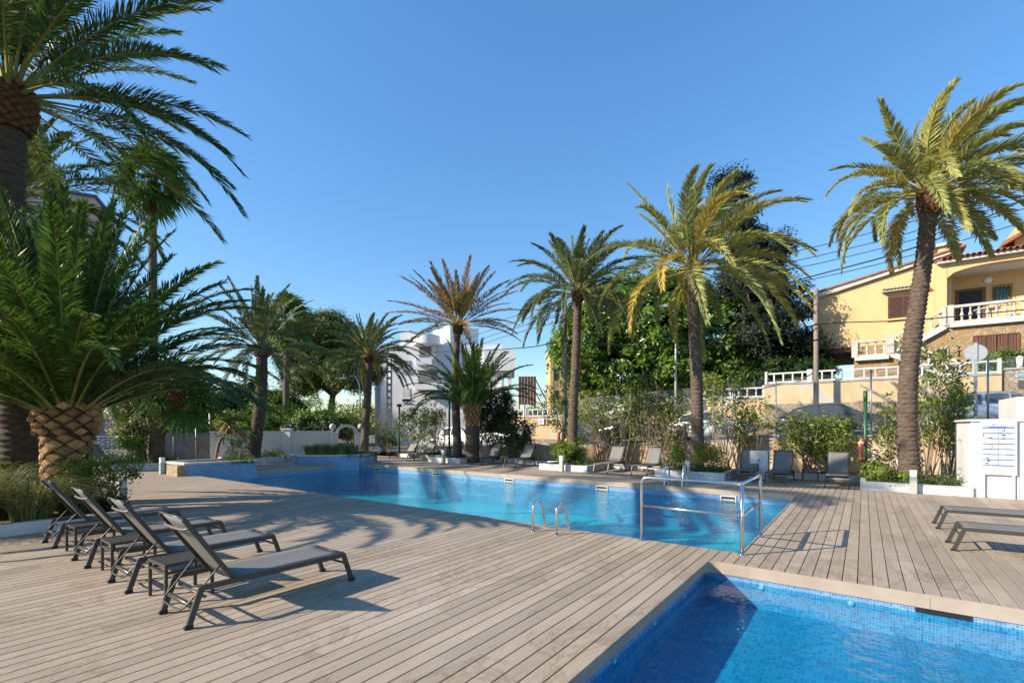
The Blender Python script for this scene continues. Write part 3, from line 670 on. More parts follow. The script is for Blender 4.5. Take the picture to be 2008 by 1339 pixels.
def boots(parent, c, z0, z1, rfun, size, mat, fibre, each=False, seed=0, rows=None):
    """the pineapple of cut leaf bases; each one its own object where they show large"""
    rg = random.Random(seed); m = MB(); proto = None
    core = MB(); core.lathe([(rfun(k/8)*0.985, z0+(z1-z0)*k/8) for k in range(9)], 20, c=c); core.build('fibre_sheath', fibre, parent)
    rows = rows or max(2, int((z1-z0)/(size*0.42)))
    for r in range(rows):
        h = (r+0.5)/rows; z = z0+(z1-z0)*h; rad = rfun(h); k = max(6, int(2*PI*rad/(size*1.02)))
        for j in range(k):
            a = 2*PI*(j+0.5*(r % 2))/k+rg.uniform(-.03, .03); sz = size*rg.uniform(0.92, 1.06); low = each and h < 0.52
            if low: sz *= 1.16
            Mx = Matrix.Translation((c[0]+rad*0.97*math.cos(a), c[1]+rad*0.97*math.sin(a), z)) @ Matrix.Rotation(a, 4, 'Z') @ Matrix.Rotation(rg.uniform(-.12, .06), 4, 'Y') @ Matrix.Diagonal((sz*(rg.uniform(.22, .38) if low else rg.uniform(.5, .9)), sz*0.92, sz*0.80, 1))
            if each:
                if proto is None: proto = BOOT.build('leaf_base', mat, parent); o = proto
                else: o = inst(proto, parent)
                o.matrix_local = Mx
            else: m.add([Mx @ Vector(v) for v in BOOT.v], BOOT.f)
    if not each: m.build('leaf_bases', mat, parent)
def crown(parent, c, n, L, leaf, nl, mat, rmat, rng, wind=(0, 0, 0), droop=1.5, emax=86, emin=-30, width=0.045, vee=0.45, thick=0.022, ring=0.2, sag=0.19, az_ok=None, epow=0.85, lvar=0.1, t0=0.2, inner=0.66):
    """leaves set out by the golden angle, the youngest upright in the middle"""
    ga = PI*(3-math.sqrt(5)); a0 = rng.uniform(0, 6)
    for i in range(n):
        q = (i+0.5)/n; el = R(emax+(emin-emax)*q**epow)+rng.normal(0, 0.07); az = a0+i*ga+rng.normal(0, 0.12)
        LL = L*(inner+(1-inner)*min(1, q*3.0))*rng.uniform(1-lvar, 1+lvar)
        dr = droop*(0.45+0.75*q)*rng.uniform(0.8, 1.2)
        V, T, mi = frond_arrays(rng, az, el, LL, int(nl*1.2), leaf*rng.uniform(.92, 1.08), dr, wind, width, vee, t0=t0, thick=thick, sag=sag, roll=rng.normal(0, 0.25))
        o = np_obj('frond', V, T, [rmat, mat], parent, mi)
        rr = ring*(0.25+0.75*q); o.location = (c[0]+rr*math.cos(az), c[1]+rr*math.sin(az), c[2]-0.35*ring*q*2.0)
def date_palm(label, path, r0, r1, n, L, leaf, nl, mat, seed, trunk_mat='palm_trunk', group='palms around the pool', boss=0.45, bossr=1.4, **kw):
    base = Vector(path[0]); t = thing('palm_tree', label, 'palm', base, 0, group)
    loc = [Vector(p)-base for p in path]; top = loc[-1]
    palm_trunk(t, loc, r0, r1, trunk_mat, seed=seed)
    rg = np.random.default_rng(seed)
    bz0, bz1 = top.z-boss*0.75, top.z+boss*0.25
    boots(t, (top.x, top.y, 0), bz0, bz1, lambda h: r1*(1.04+(bossr-0.9)*math.sin(min(1, h*1.25+0.1)*PI*0.62)), r1*0.66, 'palm_boot', 'palm_fibre', False, seed)
    crown(t, (top.x, top.y, bz1), n, L, leaf, nl, mat, kw.pop('rmat', 'rachis'), rg, ring=r1*0.95, **kw)
    return t
def fan_leaf(rng, az, el, stalk, rad, nseg, wind):
    d = np.array([math.cos(el)*math.cos(az), math.cos(el)*math.sin(az), math.sin(el)]); side = np.array([-math.sin(az), math.cos(az), 0]); up = np.cross(d, side)*-1
    V = []; T = []; mi = []
    base = d*stalk+np.array([0, 0, -0.12*stalk]); w_ = 0.018
    V += [side*w_, -side*w_, up*w_, base+side*w_*.6, base-side*w_*.6, base+up*w_*.6]
    T += [(0, 3, 4), (0, 4, 1), (1, 4, 5), (1, 5, 2), (2, 5, 3), (2, 3, 0)]; mi += [0]*6
    for k in range(nseg):
        a = -2.25+4.5*k/(nseg-1); f = d*math.cos(a)+side*math.sin(a); f = f/np.linalg.norm(f)
        f = f+up*0.12*(k % 2)-np.array([0, 0, 0.15]); f = f/np.linalg.norm(f); ln = rad*(1-0.25*abs(a)/2.25)*rng.uniform(.9, 1.1)
        wd = np.cross(f, up); wd = wd/max(np.linalg.norm(wd), 1e-6); h = rad*0.050
        i = len(V); m_ = base+f*ln*0.58; tip = base+f*ln+np.array([wind[0], wind[1], -0.62])*ln*0.42
        V += [base, m_-wd*h*1.3, m_+wd*h*1.3, m_+up*h*0.5, tip]; T += [(i, i+1, i+3), (i, i+3, i+2), (i+1, i+4, i+3), (i+3, i+4, i+2)]; mi += [1]*4
    return np.array(V), np.array(T), np.array(mi)
def fan_palm(label, path, r0, r1, n, stalk, rad, seed, emin=-45, wind=(0.1, 0, 0), mat='fan_leaf', group='fan palms'):
    base = Vector(path[0]); t = thing('fan_palm', label, 'palm', base, 0, group); loc = [Vector(p)-base for p in path]; top = loc[-1]
    palm_trunk(t, loc, r0, r1, 'palm_trunk', seed=seed, amp=0.03); rg = np.random.default_rng(seed)
    boots(t, (top.x, top.y, 0), top.z-0.7, top.z, lambda h: r1*(1.0+0.45*h), r1*0.8, 'palm_boot', 'palm_fibre', False, seed)
    for i in range(n):
        q = (i+.5)/n; el = R(80+(emin-80)*q)+rg.normal(0, .1); az = i*2.39996+rg.normal(0, .15)
        V, T, mi = fan_leaf(rg, az, el, stalk*rg.uniform(.8, 1.1), rad*rg.uniform(.85, 1.1), 26, wind)
        o = np_obj('fan_frond', V, T, ['rachis_green', mat], t, mi); o.location = (top.x, top.y, top.z-0.1*q)
    return t
# ---- broad leaves
def leaf_quads(rng, C, size, out_dir=None, up=0.35, narrow=0.42, droop=0.0):
    """one folded diamond per leaf"""
    n = len(C); d = rng.normal(0, 1, (n, 3))
    if out_dir is not None:                               # blades lie across the outward direction, as leaves turned to the light do
        nn = nrm(nrm(out_dir)*0.8+np.array([0, 0, 0.55])+rng.normal(0, 0.42, (n, 3)))
        d[:, 2] += up*0.4-0.25-droop; d = nrm(d-nn*np.sum(d*nn, 1)[:, None]); s = np.cross(nn, d)
    else:
        d[:, 2] += up-droop; d = nrm(d); r = rng.normal(0, 1, (n, 3)); s = nrm(np.cross(d, r)); nn = np.cross(d, s)
    L = (size*rng.uniform(0.65, 1.3, n))[:, None]; wd = L*narrow*0.5
    b = C-d*L*0.5; t = C+d*L*0.5; mid = C-d*L*0.08
    l = mid+s*wd+nn*wd*0.35; r_ = mid-s*wd+nn*wd*0.35
    V = np.stack([b, l, t, r_], 1).reshape(-1, 3); i = np.arange(n)[:, None]*4
    return V, np.concatenate([i+np.array([0, 1, 2]), i+np.array([0, 2, 3])])
def clumps(rng, blobs, nclump, nleaf, spread, shell=0.55):
    """leaf centres gathered in clumps inside a union of ellipsoids (cx,cy,cz,rx,ry,rz)"""
    B_ = np.array(blobs, float); vol = (B_[:, 3]*B_[:, 4]*B_[:, 5])**0.75; pr = vol/vol.sum()
    k = rng.choice(len(B_), nclump, p=pr); d = nrm(rng.normal(0, 1, (nclump, 3))); rr = (shell+(1-shell)*rng.random(nclump))[:, None]*rng.uniform(.9, 1.08, (nclump, 1))
    cc = B_[k, :3]+d*rr*B_[k, 3:6]
    ci = rng.integers(0, nclump, nleaf); sp = spread*(0.6+0.8*rng.random(nclump))
    pos = cc[ci]+np.clip(rng.normal(0, 1, (nleaf, 3)), -1.7, 1.7)*sp[ci][:, None]*np.array([1, 1, 0.75])
    return pos, pos-B_[k[ci], :3]*1.0, cc
def foliage(name, parent, rng, blobs, nclump, nleaf, spread, size, mat, shell=0.55, narrow=0.42, up=0.35, droop=0.0, zmin=None):
    C, od, cc = clumps(rng, blobs, nclump, nleaf, spread, shell)
    if zmin is not None: C[:, 2] = np.maximum(C[:, 2], zmin+rng.random(len(C))*0.04)
    V, T = leaf_quads(rng, C, size, od, up, narrow, droop)
    return np_obj(name, V, T, mat, parent), cc
def tree(name, label, cat, base, blobs, nclump, nleaf, spread, size, mat, seed, trunk_r=0.2, trunk_h=2.0, limbs=10, group=None, shell=0.55, narrow=0.42, bark='bark', up=0.35, lean=(0, 0), twig_r=0.03):
    """trunk, limbs reaching into the crown, and a crown of separate leaves (blobs relative to the base)"""
    rng = np.random.default_rng(seed); t = thing(name, label, cat, base, 0, group)
    f, cc = foliage('crown', t, rng, blobs, nclump, nleaf, spread, size, mat, shell, narrow, up)
    fork = Vector((lean[0], lean[1], trunk_h)); m = MB()
    m.tube(smooth_path([(0, 0, -0.15), (lean[0]*.2+.04, lean[1]*.2, trunk_h*.5), fork], 4), [trunk_r*(1.3-0.07*i) for i in range(9)], 10); m.build('trunk', bark, t)
    lm = MB(); idx = rng.choice(len(cc), min(limbs, len(cc)), replace=False)
    for k in idx:
        e = Vector(cc[k]); mid = fork.lerp(e, 0.5)+Vector((0, 0, 0.12*(e-fork).length))+Vector(rng.normal(0, .1, 3)*0.6)
        pp = smooth_path([fork-Vector((0, 0, trunk_h*0.15*rng.random())), mid, e], 4); lm.tube(pp, [max(twig_r*0.4, trunk_r*0.55*(1-i/len(pp))) for i in range(len(pp))], 6)
    lm.build('limbs', bark, t); return t
def shrub(label, base, h, rad, nstem, nleaf, size, mat, seed, group=None, name='shrub', top=0.45, stem_r=0.018, narrow=0.40, spread=0.16, twigs=2, droop=0.2):
    """open shrub: crooked stems from the ground, side twigs, leaves gathered at the twig ends"""
    rng = np.random.default_rng(seed); t = thing(name, label, 'shrub', base, 0, group); m = MB(); ends = []
    for i in range(nstem):
        a = rng.uniform(0, 2*PI); e = Vector((math.cos(a)*rad*rng.uniform(.2, 1), math.sin(a)*rad*rng.uniform(.2, 1), h*rng.uniform(0.6, 1.0)))
        s = Vector((rng.normal(0, .10*rad), rng.normal(0, .10*rad), -0.08)); mid = s.lerp(e, 0.5)+Vector(rng.normal(0, .16, 3)*rad)
        pp = smooth_path([s, mid, e], 5); m.tube(pp, [stem_r*(1.25-i_/len(pp)) for i_ in range(len(pp))], 5); ends.append(e)
        for k in range(twigs):
            f = pp[int(len(pp)*rng.uniform(top, .95))]; te = f+Vector((rng.normal(0, .38)*rad, rng.normal(0, .38)*rad, rng.uniform(-.05, .30)*h*0.6)); te.z = max(te.z, 0.1)
            m.tube([f, f.lerp(te, .5)+Vector(rng.normal(0, .03, 3)), te], [stem_r*.55, stem_r*.4, stem_r*.2], 4); ends.append(te)
    m.build('stems', 'twig', t); E_ = np.array([list(e) for e in ends])
    C = E_[rng.integers(0, len(E_), nleaf)]+rng.normal(0, 1, (nleaf, 3))*spread*np.array([1, 1, 0.9]); C[:, 2] = np.maximum(C[:, 2], 0.03)
    V, T = leaf_quads(rng, C, size, None, 0.2, narrow, droop); np_obj('leaves', V, T, mat, t); return t
def bush(label, base, blobs, nclump, nleaf, spread, size, mat, seed, group=None, name='bush', narrow=0.42, shell=0.4):
    rng = np.random.default_rng(seed); t = thing(name, label, 'bush', base, 0, group)
    f, cc = foliage('leaves', t, rng, blobs, nclump, nleaf, spread, size, mat, shell, narrow, 0.35, 0, 0.02); m = MB()
    for k in rng.choice(len(cc), min(12, len(cc)), replace=False):
        e = Vector(cc[k]); m.tube(smooth_path([(rng.normal(0, .05), rng.normal(0, .05), -.08), (e.x*.3, e.y*.3, e.z*.5), e], 3), [.02, .018, .016, .013, .011, .008, .006], 5)
    m.build('stems', 'twig', t); return t
def grass_tuft(label, base, n, h, spread, mat, seed, mat2=None, lean=(0, 0), group=None, width=0.012, rootr=0.3):
    """arching blades from one crown"""
    rng = np.random.default_rng(seed); t = thing('grass_tuft', label, 'grass', base, 0, group)
    for nm, mm, cnt in (('blades', mat, n), ('dry_blades', mat2, n//3 if mat2 else 0)):
        if not cnt: continue
        a = rng.uniform(0, 2*PI, cnt); r = np.sqrt(rng.random(cnt))*rootr; root = np.stack([r*np.cos(a), r*np.sin(a), np.zeros(cnt)-0.04], 1)
        o = np.stack([np.cos(a)*spread*rng.uniform(.1, 1, cnt)+lean[0], np.sin(a)*spread*rng.uniform(.1, 1, cnt)+lean[1], np.zeros(cnt)], 1)
        H = h*rng.uniform(.55, 1.1, cnt); S = 6; wd = np.stack([-np.sin(a+rng.normal(0, .8, cnt)), np.cos(a), np.zeros(cnt)], 1)*width
        rows = []
        for k in range(S):
            q = k/(S-1); c = root+o*(q**1.7)[None] if False else root+o*(q**1.8); c[:, 2] += H*(1.35*q-0.75*q**2.4); ww = wd*(1-q*0.93)
            rows += [c-ww, c+ww]
        V = np.stack(rows, 1).reshape(-1, 3); i = np.arange(cnt)[:, None]*S*2
        T = np.concatenate([np.concatenate([i+np.array([2*k, 2*k+1, 2*k+3]), i+np.array([2*k, 2*k+3, 2*k+2])]) for k in range(S-1)])
        np_obj(nm, V, T, mm, t)
    return t
def ground_cover(name, label, poly, z, n, size, h, mat, seed, cat='ground cover', narrow=0.3):
    """creeping plants over a quadrilateral of a bed, in world coordinates"""
    rng = np.random.default_rng(seed); q = np.array([list(p)[:2] for p in poly]); m = 60
    a = rng.random((m, 1)); b = rng.random((m, 1)); cc = (q[0]*(1-a)+q[1]*a)*(1-b)+(q[3]*(1-a)+q[2]*a)*b
    hh = rng.uniform(.3, 1, m)*h; k = rng.integers(0, m, n); C = np.zeros((n, 3)); C[:, :2] = cc[k]+rng.normal(0, .14, (n, 2)); C[:, 2] = z+np.abs(rng.normal(0, .5, n))*hh[k]
    V, T = leaf_quads(rng, C, size, None, 0.5, narrow); o = np_obj(name, V, T, mat); tag(o, label, cat, kind='stuff'); return o
# ================================================================== PALMS
def trunk_path(pix, d, zbase):
    pts = [P(x, y, d) for x, y in pix]; pts[0].z = zbase; return pts
FAR = 0.13
d8 = D_at_u(1785, 18.2); d7 = D_at_u(1367, 18.4); d6 = D_at_u(1125, 18.4); d5 = D_at_u(895, 18.4); d5c = D_at_u(926, 18.3)
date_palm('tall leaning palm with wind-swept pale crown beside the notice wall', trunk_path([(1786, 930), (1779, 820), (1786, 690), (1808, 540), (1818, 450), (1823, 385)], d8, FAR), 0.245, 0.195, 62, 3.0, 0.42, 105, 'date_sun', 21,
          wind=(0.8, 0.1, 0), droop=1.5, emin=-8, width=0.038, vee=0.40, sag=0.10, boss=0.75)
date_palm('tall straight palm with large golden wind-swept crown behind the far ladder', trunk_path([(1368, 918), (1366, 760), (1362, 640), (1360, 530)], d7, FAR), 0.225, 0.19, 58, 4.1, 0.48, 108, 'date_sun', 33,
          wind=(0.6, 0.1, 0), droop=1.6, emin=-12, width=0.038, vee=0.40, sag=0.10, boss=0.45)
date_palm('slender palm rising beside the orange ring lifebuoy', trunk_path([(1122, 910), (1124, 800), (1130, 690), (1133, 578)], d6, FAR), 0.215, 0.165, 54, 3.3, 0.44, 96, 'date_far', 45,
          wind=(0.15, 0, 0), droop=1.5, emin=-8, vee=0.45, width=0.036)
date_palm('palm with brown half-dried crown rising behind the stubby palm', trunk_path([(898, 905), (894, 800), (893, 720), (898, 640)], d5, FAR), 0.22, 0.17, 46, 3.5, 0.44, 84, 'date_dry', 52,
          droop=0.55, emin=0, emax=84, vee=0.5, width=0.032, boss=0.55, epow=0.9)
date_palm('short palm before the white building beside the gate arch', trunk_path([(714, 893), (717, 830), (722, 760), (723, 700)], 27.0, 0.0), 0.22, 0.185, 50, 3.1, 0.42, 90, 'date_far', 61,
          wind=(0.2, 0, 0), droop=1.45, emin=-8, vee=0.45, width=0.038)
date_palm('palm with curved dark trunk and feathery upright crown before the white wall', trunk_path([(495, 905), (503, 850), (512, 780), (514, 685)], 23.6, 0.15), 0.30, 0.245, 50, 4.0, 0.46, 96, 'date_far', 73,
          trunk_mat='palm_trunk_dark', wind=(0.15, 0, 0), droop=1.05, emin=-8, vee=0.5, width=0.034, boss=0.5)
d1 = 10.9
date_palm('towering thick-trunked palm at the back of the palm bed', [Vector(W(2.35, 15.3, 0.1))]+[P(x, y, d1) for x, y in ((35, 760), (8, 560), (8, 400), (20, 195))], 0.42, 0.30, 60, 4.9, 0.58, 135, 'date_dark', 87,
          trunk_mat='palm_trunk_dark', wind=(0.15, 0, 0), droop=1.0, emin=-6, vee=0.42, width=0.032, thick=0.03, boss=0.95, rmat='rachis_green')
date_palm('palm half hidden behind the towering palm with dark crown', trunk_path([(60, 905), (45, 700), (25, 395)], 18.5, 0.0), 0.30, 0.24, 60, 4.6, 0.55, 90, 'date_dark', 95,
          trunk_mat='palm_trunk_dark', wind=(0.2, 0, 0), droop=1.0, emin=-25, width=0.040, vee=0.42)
# the squat palm with cut leaf bases, near, each cut base its own piece
def squat_palm(label, base, r, h, n, L, leaf, nl, seed, each, bs, skirt_z):
    t = thing('squat_palm', label, 'palm', base, 0, 'palms around the pool'); rg = np.random.default_rng(seed)
    palm_trunk(t, [(0, 0, -0.15), (0.02, 0, skirt_z*0.55), (0, 0, skirt_z+0.04)], r*0.97, r*0.93, 'palm_trunk_dark', seed=seed, amp=0.06, flare=1.1)
    rf = lambda q: r*(0.90+0.05*q) if q < 0.56 else r*(0.93+0.30*math.sin(min(1.0, (q-0.56)/0.44+0.12)*PI*0.72))
    boots(t, (0, 0, 0), skirt_z, h, rf, bs, 'palm_cut', 'palm_fibre', each, seed)
    crown(t, (0, 0, h-0.05), n, L, leaf, nl, 'canary', 'rachis_green', rg, ring=r*0.72, droop=1.15, emax=89, emin=30, width=0.026*(1 if each else 1.4), vee=0.25, thick=0.034 if each else 0.026, sag=0.18, epow=0.80, lvar=0.08, t0=0.10, inner=0.92)
    return t
squat_palm('squat palm with cut diamond leaf bases and dense dark crown by the near loungers', W(2.6, 13.2, 0.12), 0.42, 2.15, 100, 4.3, 0.50, 180, 101, True, 0.30, 0.62)
squat_palm('small stubby palm with orange scarred trunk beside the brown palm', P(926, 836, d5c).xy.to_3d()+Vector((0, 0, FAR)), 0.36, 2.75, 52, 3.4, 0.46, 84, 113, False, 0.21, 1.7)
fan_palm('very tall thin fan palm behind the palm bed', trunk_path([(302, 880), (300, 600), (299, 345)], 25.5, -0.1), 0.24, 0.17, 30, 1.15, 1.25, 131, -60, (0.25, 0, 0))
fan_palm('fan palm standing before the pine tree', trunk_path([(562, 850), (561, 740), (566, 628)], 35.0, -0.1), 0.24, 0.17, 30, 1.3, 1.25, 137, -45, (0.2, 0, 0))
fan_palm('low dark fan palm behind the pale variegated tree', trunk_path([(306, 905), (312, 840), (345, 770)], 20.8, 0.1), 0.30, 0.24, 20, 1.1, 1.3, 143, -35, (0.1, 0, 0))

# ================================================================== TREES AND SHRUBS
def at(px, d, z=0.0): p = P(px, HY, d); return Vector((p.x, p.y, z))
# broad glossy tree across the street
s = 30.0/FPX
def blob(px, py, rx, ry, d, base, rd=None): c = P(px, py, d); return (c.x-base.x, c.y-base.y, c.z-base.z, rx/FPX*d, (rd or rx)/FPX*d, ry/FPX*d)
b = at(1290, 31.5, 2.2)
tree('broadleaf_tree', 'large round glossy green tree rising behind the street wall', 'tree', b,
     [blob(1150, 690, 70, 75, 30.5, b), (blob(1190, 610, 75, 65, 31, b)), blob(1290, 640, 100, 100, 30.5, b), blob(1300, 590, 90, 60, 32, b), blob(1400, 660, 85, 80, 30.5, b), blob(1440, 710, 55, 55, 30, b), blob(1230, 720, 80, 50, 30, b), blob(1340, 725, 90, 45, 30, b)],
     820, 95000, 0.30, 0.32, 'ficus', 201, 0.42, 2.6, 26, shell=0.72)
b = at(1480, 30.0, 3.2)
tree('conifer', 'tall dark ragged conifer behind the golden palm', 'tree', b,
     [blob(1437, 360, 34, 42, 29, b), blob(1445, 440, 38, 50, 29, b), blob(1490, 490, 60, 40, 29, b), blob(1470, 560, 75, 50, 29, b), blob(1540, 600, 50, 45, 28.5, b), blob(1500, 650, 80, 55, 28.5, b), blob(1540, 690, 70, 50, 28.5, b)],
     560, 80000, 0.26, 0.17, 'cypress', 211, 0.34, 9.5, 40, shell=0.55, narrow=0.5, bark='palm_trunk_dark', lean=(-0.9, 0))
b = at(1585, 30.5, 3.9)
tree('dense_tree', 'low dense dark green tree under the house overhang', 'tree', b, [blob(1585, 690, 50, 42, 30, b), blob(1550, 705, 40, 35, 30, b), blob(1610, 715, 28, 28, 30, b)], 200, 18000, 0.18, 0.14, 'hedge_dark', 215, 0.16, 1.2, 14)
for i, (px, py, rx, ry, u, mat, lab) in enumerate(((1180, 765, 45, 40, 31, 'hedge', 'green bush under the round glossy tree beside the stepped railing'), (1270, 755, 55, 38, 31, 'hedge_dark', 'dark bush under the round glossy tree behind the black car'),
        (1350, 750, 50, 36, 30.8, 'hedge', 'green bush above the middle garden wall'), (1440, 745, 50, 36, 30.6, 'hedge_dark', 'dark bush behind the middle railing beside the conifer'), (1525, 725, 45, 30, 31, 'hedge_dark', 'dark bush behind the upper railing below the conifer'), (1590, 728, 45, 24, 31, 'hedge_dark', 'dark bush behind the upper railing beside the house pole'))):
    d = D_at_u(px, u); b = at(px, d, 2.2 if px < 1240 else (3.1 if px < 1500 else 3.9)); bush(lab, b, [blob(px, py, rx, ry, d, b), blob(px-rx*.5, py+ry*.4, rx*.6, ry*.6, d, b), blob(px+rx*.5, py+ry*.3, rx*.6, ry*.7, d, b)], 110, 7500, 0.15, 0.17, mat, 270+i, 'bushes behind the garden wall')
b = at(645, 42, -0.1)
tree('pine_tree', 'broad yellow-green pine behind the white wall', 'tree', b,
     [blob(585, 700, 42, 34, 42, b), blob(640, 655, 60, 34, 42, b), blob(690, 690, 45, 34, 42, b), blob(600, 745, 45, 26, 41, b), blob(680, 740, 48, 26, 41, b), blob(645, 705, 55, 36, 43, b), blob(565, 665, 28, 20, 43, b), blob(725, 720, 32, 28, 42, b)],
     460, 105000, 0.42, 0.38, 'pine', 221, 0.30, 5.2, 34, narrow=0.20, bark='palm_trunk_dark', lean=(0.4, 0))
# variegated tree with several trunks
b = at(268, 20.8, 0.2)
t = tree('variegated_tree', 'pale variegated leafy tree on several twisted trunks', 'tree', b, [blob(265, 800, 44, 48, 20.8, b), blob(300, 815, 40, 42, 20.8, b), blob(255, 850, 34, 28, 20.6, b), blob(310, 780, 34, 32, 21, b), blob(285, 770, 36, 22, 21, b)], 230, 15000, 0.13, 0.11, 'variegated', 231, 0.15, 0.9, 14, narrow=0.6)
for i, (dx, dy) in enumerate(((-0.35, 0.1), (0.30, 0.05))):
    m = MB(); m.tube(smooth_path([(dx, dy, -0.1), (dx*0.7+.05, dy, 0.5), (dx*0.4, dy*.5, 1.2)], 4), [0.13-0.006*k for k in range(9)], 9); m.build('trunk', 'bark', t)
b = at(255, 20.2, 0.2)
bush('bright green climber leaves hanging below the variegated tree', b, [blob(262, 868, 26, 14, 20.0, b), blob(240, 860, 18, 14, 20.1, b)], 60, 2600, 0.10, 0.11, 'hedge', 232)
# trees and hedges beyond the left wall
for i, (px, py, rx, ry, d, mat, lab) in enumerate((
        (352, 815, 45, 42, 46, 'hedge_dark', 'dark leafy tree beyond the grey wall panel'), (408, 800, 42, 36, 48, 'pine', 'rounded tree crown beyond the wall by the ball lamp'),
        (310, 800, 60, 50, 47, 'hedge_dark', 'broad dark tree beyond the screen wall'), (490, 790, 50, 45, 52, 'pine', 'olive green tree far beyond the curved palm'), (452, 812, 42, 30, 50, 'hedge_dark', 'low dark tree beyond the wall behind the yucca'), (545, 800, 45, 30, 46, 'hedge', 'green tree beyond the wall behind the curved palm'))):
    b = at(px, d, -0.1)
    tree('background_tree', lab, 'tree', b, [blob(px, py, rx, ry, d, b), blob(px-rx*.5, py+12, rx*.6, ry*.6, d, b), blob(px+rx*.5, py+14, rx*.6, ry*.6, d, b)], 170, 15000, 0.45, 0.36, mat, 240+i, 0.22, 1.2, 10, group='trees beyond the left wall')
for i, (px, py, rx, ry, d, mat, lab) in enumerate((
        (380, 845, 45, 22, 27.0, 'hedge', 'bright hedge shrub above the grey wall panel'), (465, 830, 38, 28, 29.0, 'shrub', 'yellow-green shrub behind the yucca'),
        (545, 815, 48, 38, 33.5, 'hedge', 'tall green shrub behind the wall beside the curved palm'), (628, 815, 60, 42, 33.0, 'hedge', 'large dense green hedge bush behind the white wall'),
        (655, 838, 45, 22, 32.5, 'hedge_dark', 'dark hedge bush behind the wall near the gate arch'), (590, 838, 40, 18, 32.5, 'hedge_dark', 'low dark bush just behind the white wall'))):
    b = at(px, d, -0.1); bush(lab, b, [blob(px, py, rx, ry, d, b), blob(px+rx*.4, py+ry*.4, rx*.7, ry*.8, d, b), blob(px-rx*.4, py+ry*.4, rx*.7, ry*.8, d, b)], 130, 9000, 0.16, 0.16, mat, 260+i, 'hedge bushes beyond the left wall')
b = at(690, 34, 0.0); shrub('open leafy shrub round the street lamp beside the gate arch', b, 3.0, 1.7, 16, 3000, 0.17, 'shrub', 281, name='shrub', spread=0.30)
# shrubs of the bed below the street
GS = 'open shrubs along the street bank'
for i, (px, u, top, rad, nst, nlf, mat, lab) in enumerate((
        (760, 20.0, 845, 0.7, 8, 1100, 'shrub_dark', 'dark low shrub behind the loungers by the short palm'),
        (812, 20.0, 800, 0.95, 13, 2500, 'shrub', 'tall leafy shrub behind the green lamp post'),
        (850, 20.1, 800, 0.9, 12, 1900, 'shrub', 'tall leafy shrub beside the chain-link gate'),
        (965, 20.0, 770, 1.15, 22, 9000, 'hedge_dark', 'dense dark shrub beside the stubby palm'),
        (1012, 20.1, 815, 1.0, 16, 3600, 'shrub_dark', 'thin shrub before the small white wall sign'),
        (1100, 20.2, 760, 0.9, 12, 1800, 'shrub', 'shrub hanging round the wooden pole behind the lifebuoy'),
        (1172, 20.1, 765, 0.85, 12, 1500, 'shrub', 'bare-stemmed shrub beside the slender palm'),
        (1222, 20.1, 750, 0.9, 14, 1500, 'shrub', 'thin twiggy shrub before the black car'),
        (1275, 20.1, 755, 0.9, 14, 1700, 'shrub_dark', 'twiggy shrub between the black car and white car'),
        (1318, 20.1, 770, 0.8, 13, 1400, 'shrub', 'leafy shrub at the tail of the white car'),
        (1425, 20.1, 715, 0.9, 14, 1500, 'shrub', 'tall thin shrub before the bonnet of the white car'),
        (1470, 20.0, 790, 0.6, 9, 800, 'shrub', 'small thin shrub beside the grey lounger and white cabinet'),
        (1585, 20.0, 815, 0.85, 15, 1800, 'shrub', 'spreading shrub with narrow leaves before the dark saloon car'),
        (1638, 20.0, 820, 0.75, 12, 1400, 'shrub', 'narrow-leaved shrub beside the green lifebuoy pole'),
        (1752, 20.2, 800, 0.35, 8, 500, 'shrub', 'small leafy shrub just behind the leaning palm trunk'),
        (1822, 20.0, 690, 0.75, 11, 1300, 'shrub', 'tall woody shrub between the leaning palm and notice wall'),
        (1862, 19.9, 745, 0.6, 9, 1300, 'shrub', 'woody shrub beside the round road sign'))):
    d = D_at_u(px, u); z = CH+(HY-top)/FPX*d; shrub(lab, at(px, d, 0.12), z-0.12, rad, nst, int(nlf*0.85), 0.15, mat, 300+i, GS, droop=0.55, spread=0.14, twigs=3, top=0.4)
for i, (px, u, z, lab) in enumerate(((1300, 19.9, 2.9, 'leafless tangle of bare twigs above the parked cars'), (1200, 20.2, 2.6, 'bare twiggy shrub before the stepped railing'), (752, 21.5, 3.4, 'bare purple-brown shrub before the white building'))):
    shrub(lab, at(px, D_at_u(px, u), 0.12), z, 1.1, 22, 60, 0.10, 'shrub_dark', 330+i, 'bare shrubs', twigs=7, stem_r=0.013)
# low plants
b = W(18.2, 10.3, 0.13); bush('rounded bright green bush in the planter below the ring lifebuoy', b, [(0, 0, .55, .75, .75, .5), (.25, -.2, .8, .5, .5, .4), (-.3, .2, .75, .5, .5, .4)], 120, 6500, 0.09, 0.13, 'shrub', 351, narrow=0.28)
b = W(18.0, 0.35-0.75, 0.13); bush('bright leafy bush at the foot of the green lifebuoy pole', b, [(0, 0, .25, .5, .5, .25), (.45, -.3, .2, .4, .4, .2), (-.15, .1, .45, .3, .3, .25)], 80, 3200, 0.08, 0.09, 'shrub', 352)
b = W(18.1, 4.55, 0.13); shrub('yellowing shrub in the planter behind the far ladder', b, 0.95, 0.55, 14, 1300, 0.12, 'shrub_yellow', 353, spread=0.10)
b = W(18.3, 6.3-0.55, 0.13); shrub('small red-tinged green shrub beside the far ladder planter palm', b, 0.8, 0.45, 9, 700, 0.11, 'hedge', 354, spread=0.10)
def cov(v0, v1, u0, u1, z, n, h, mat, seed, lab, size=0.09): ground_cover('creeping_juniper', lab, [W(u0, v0), W(u1, v0), W(u1, v1), W(u0, v1)], z, n, size, h, mat, seed)
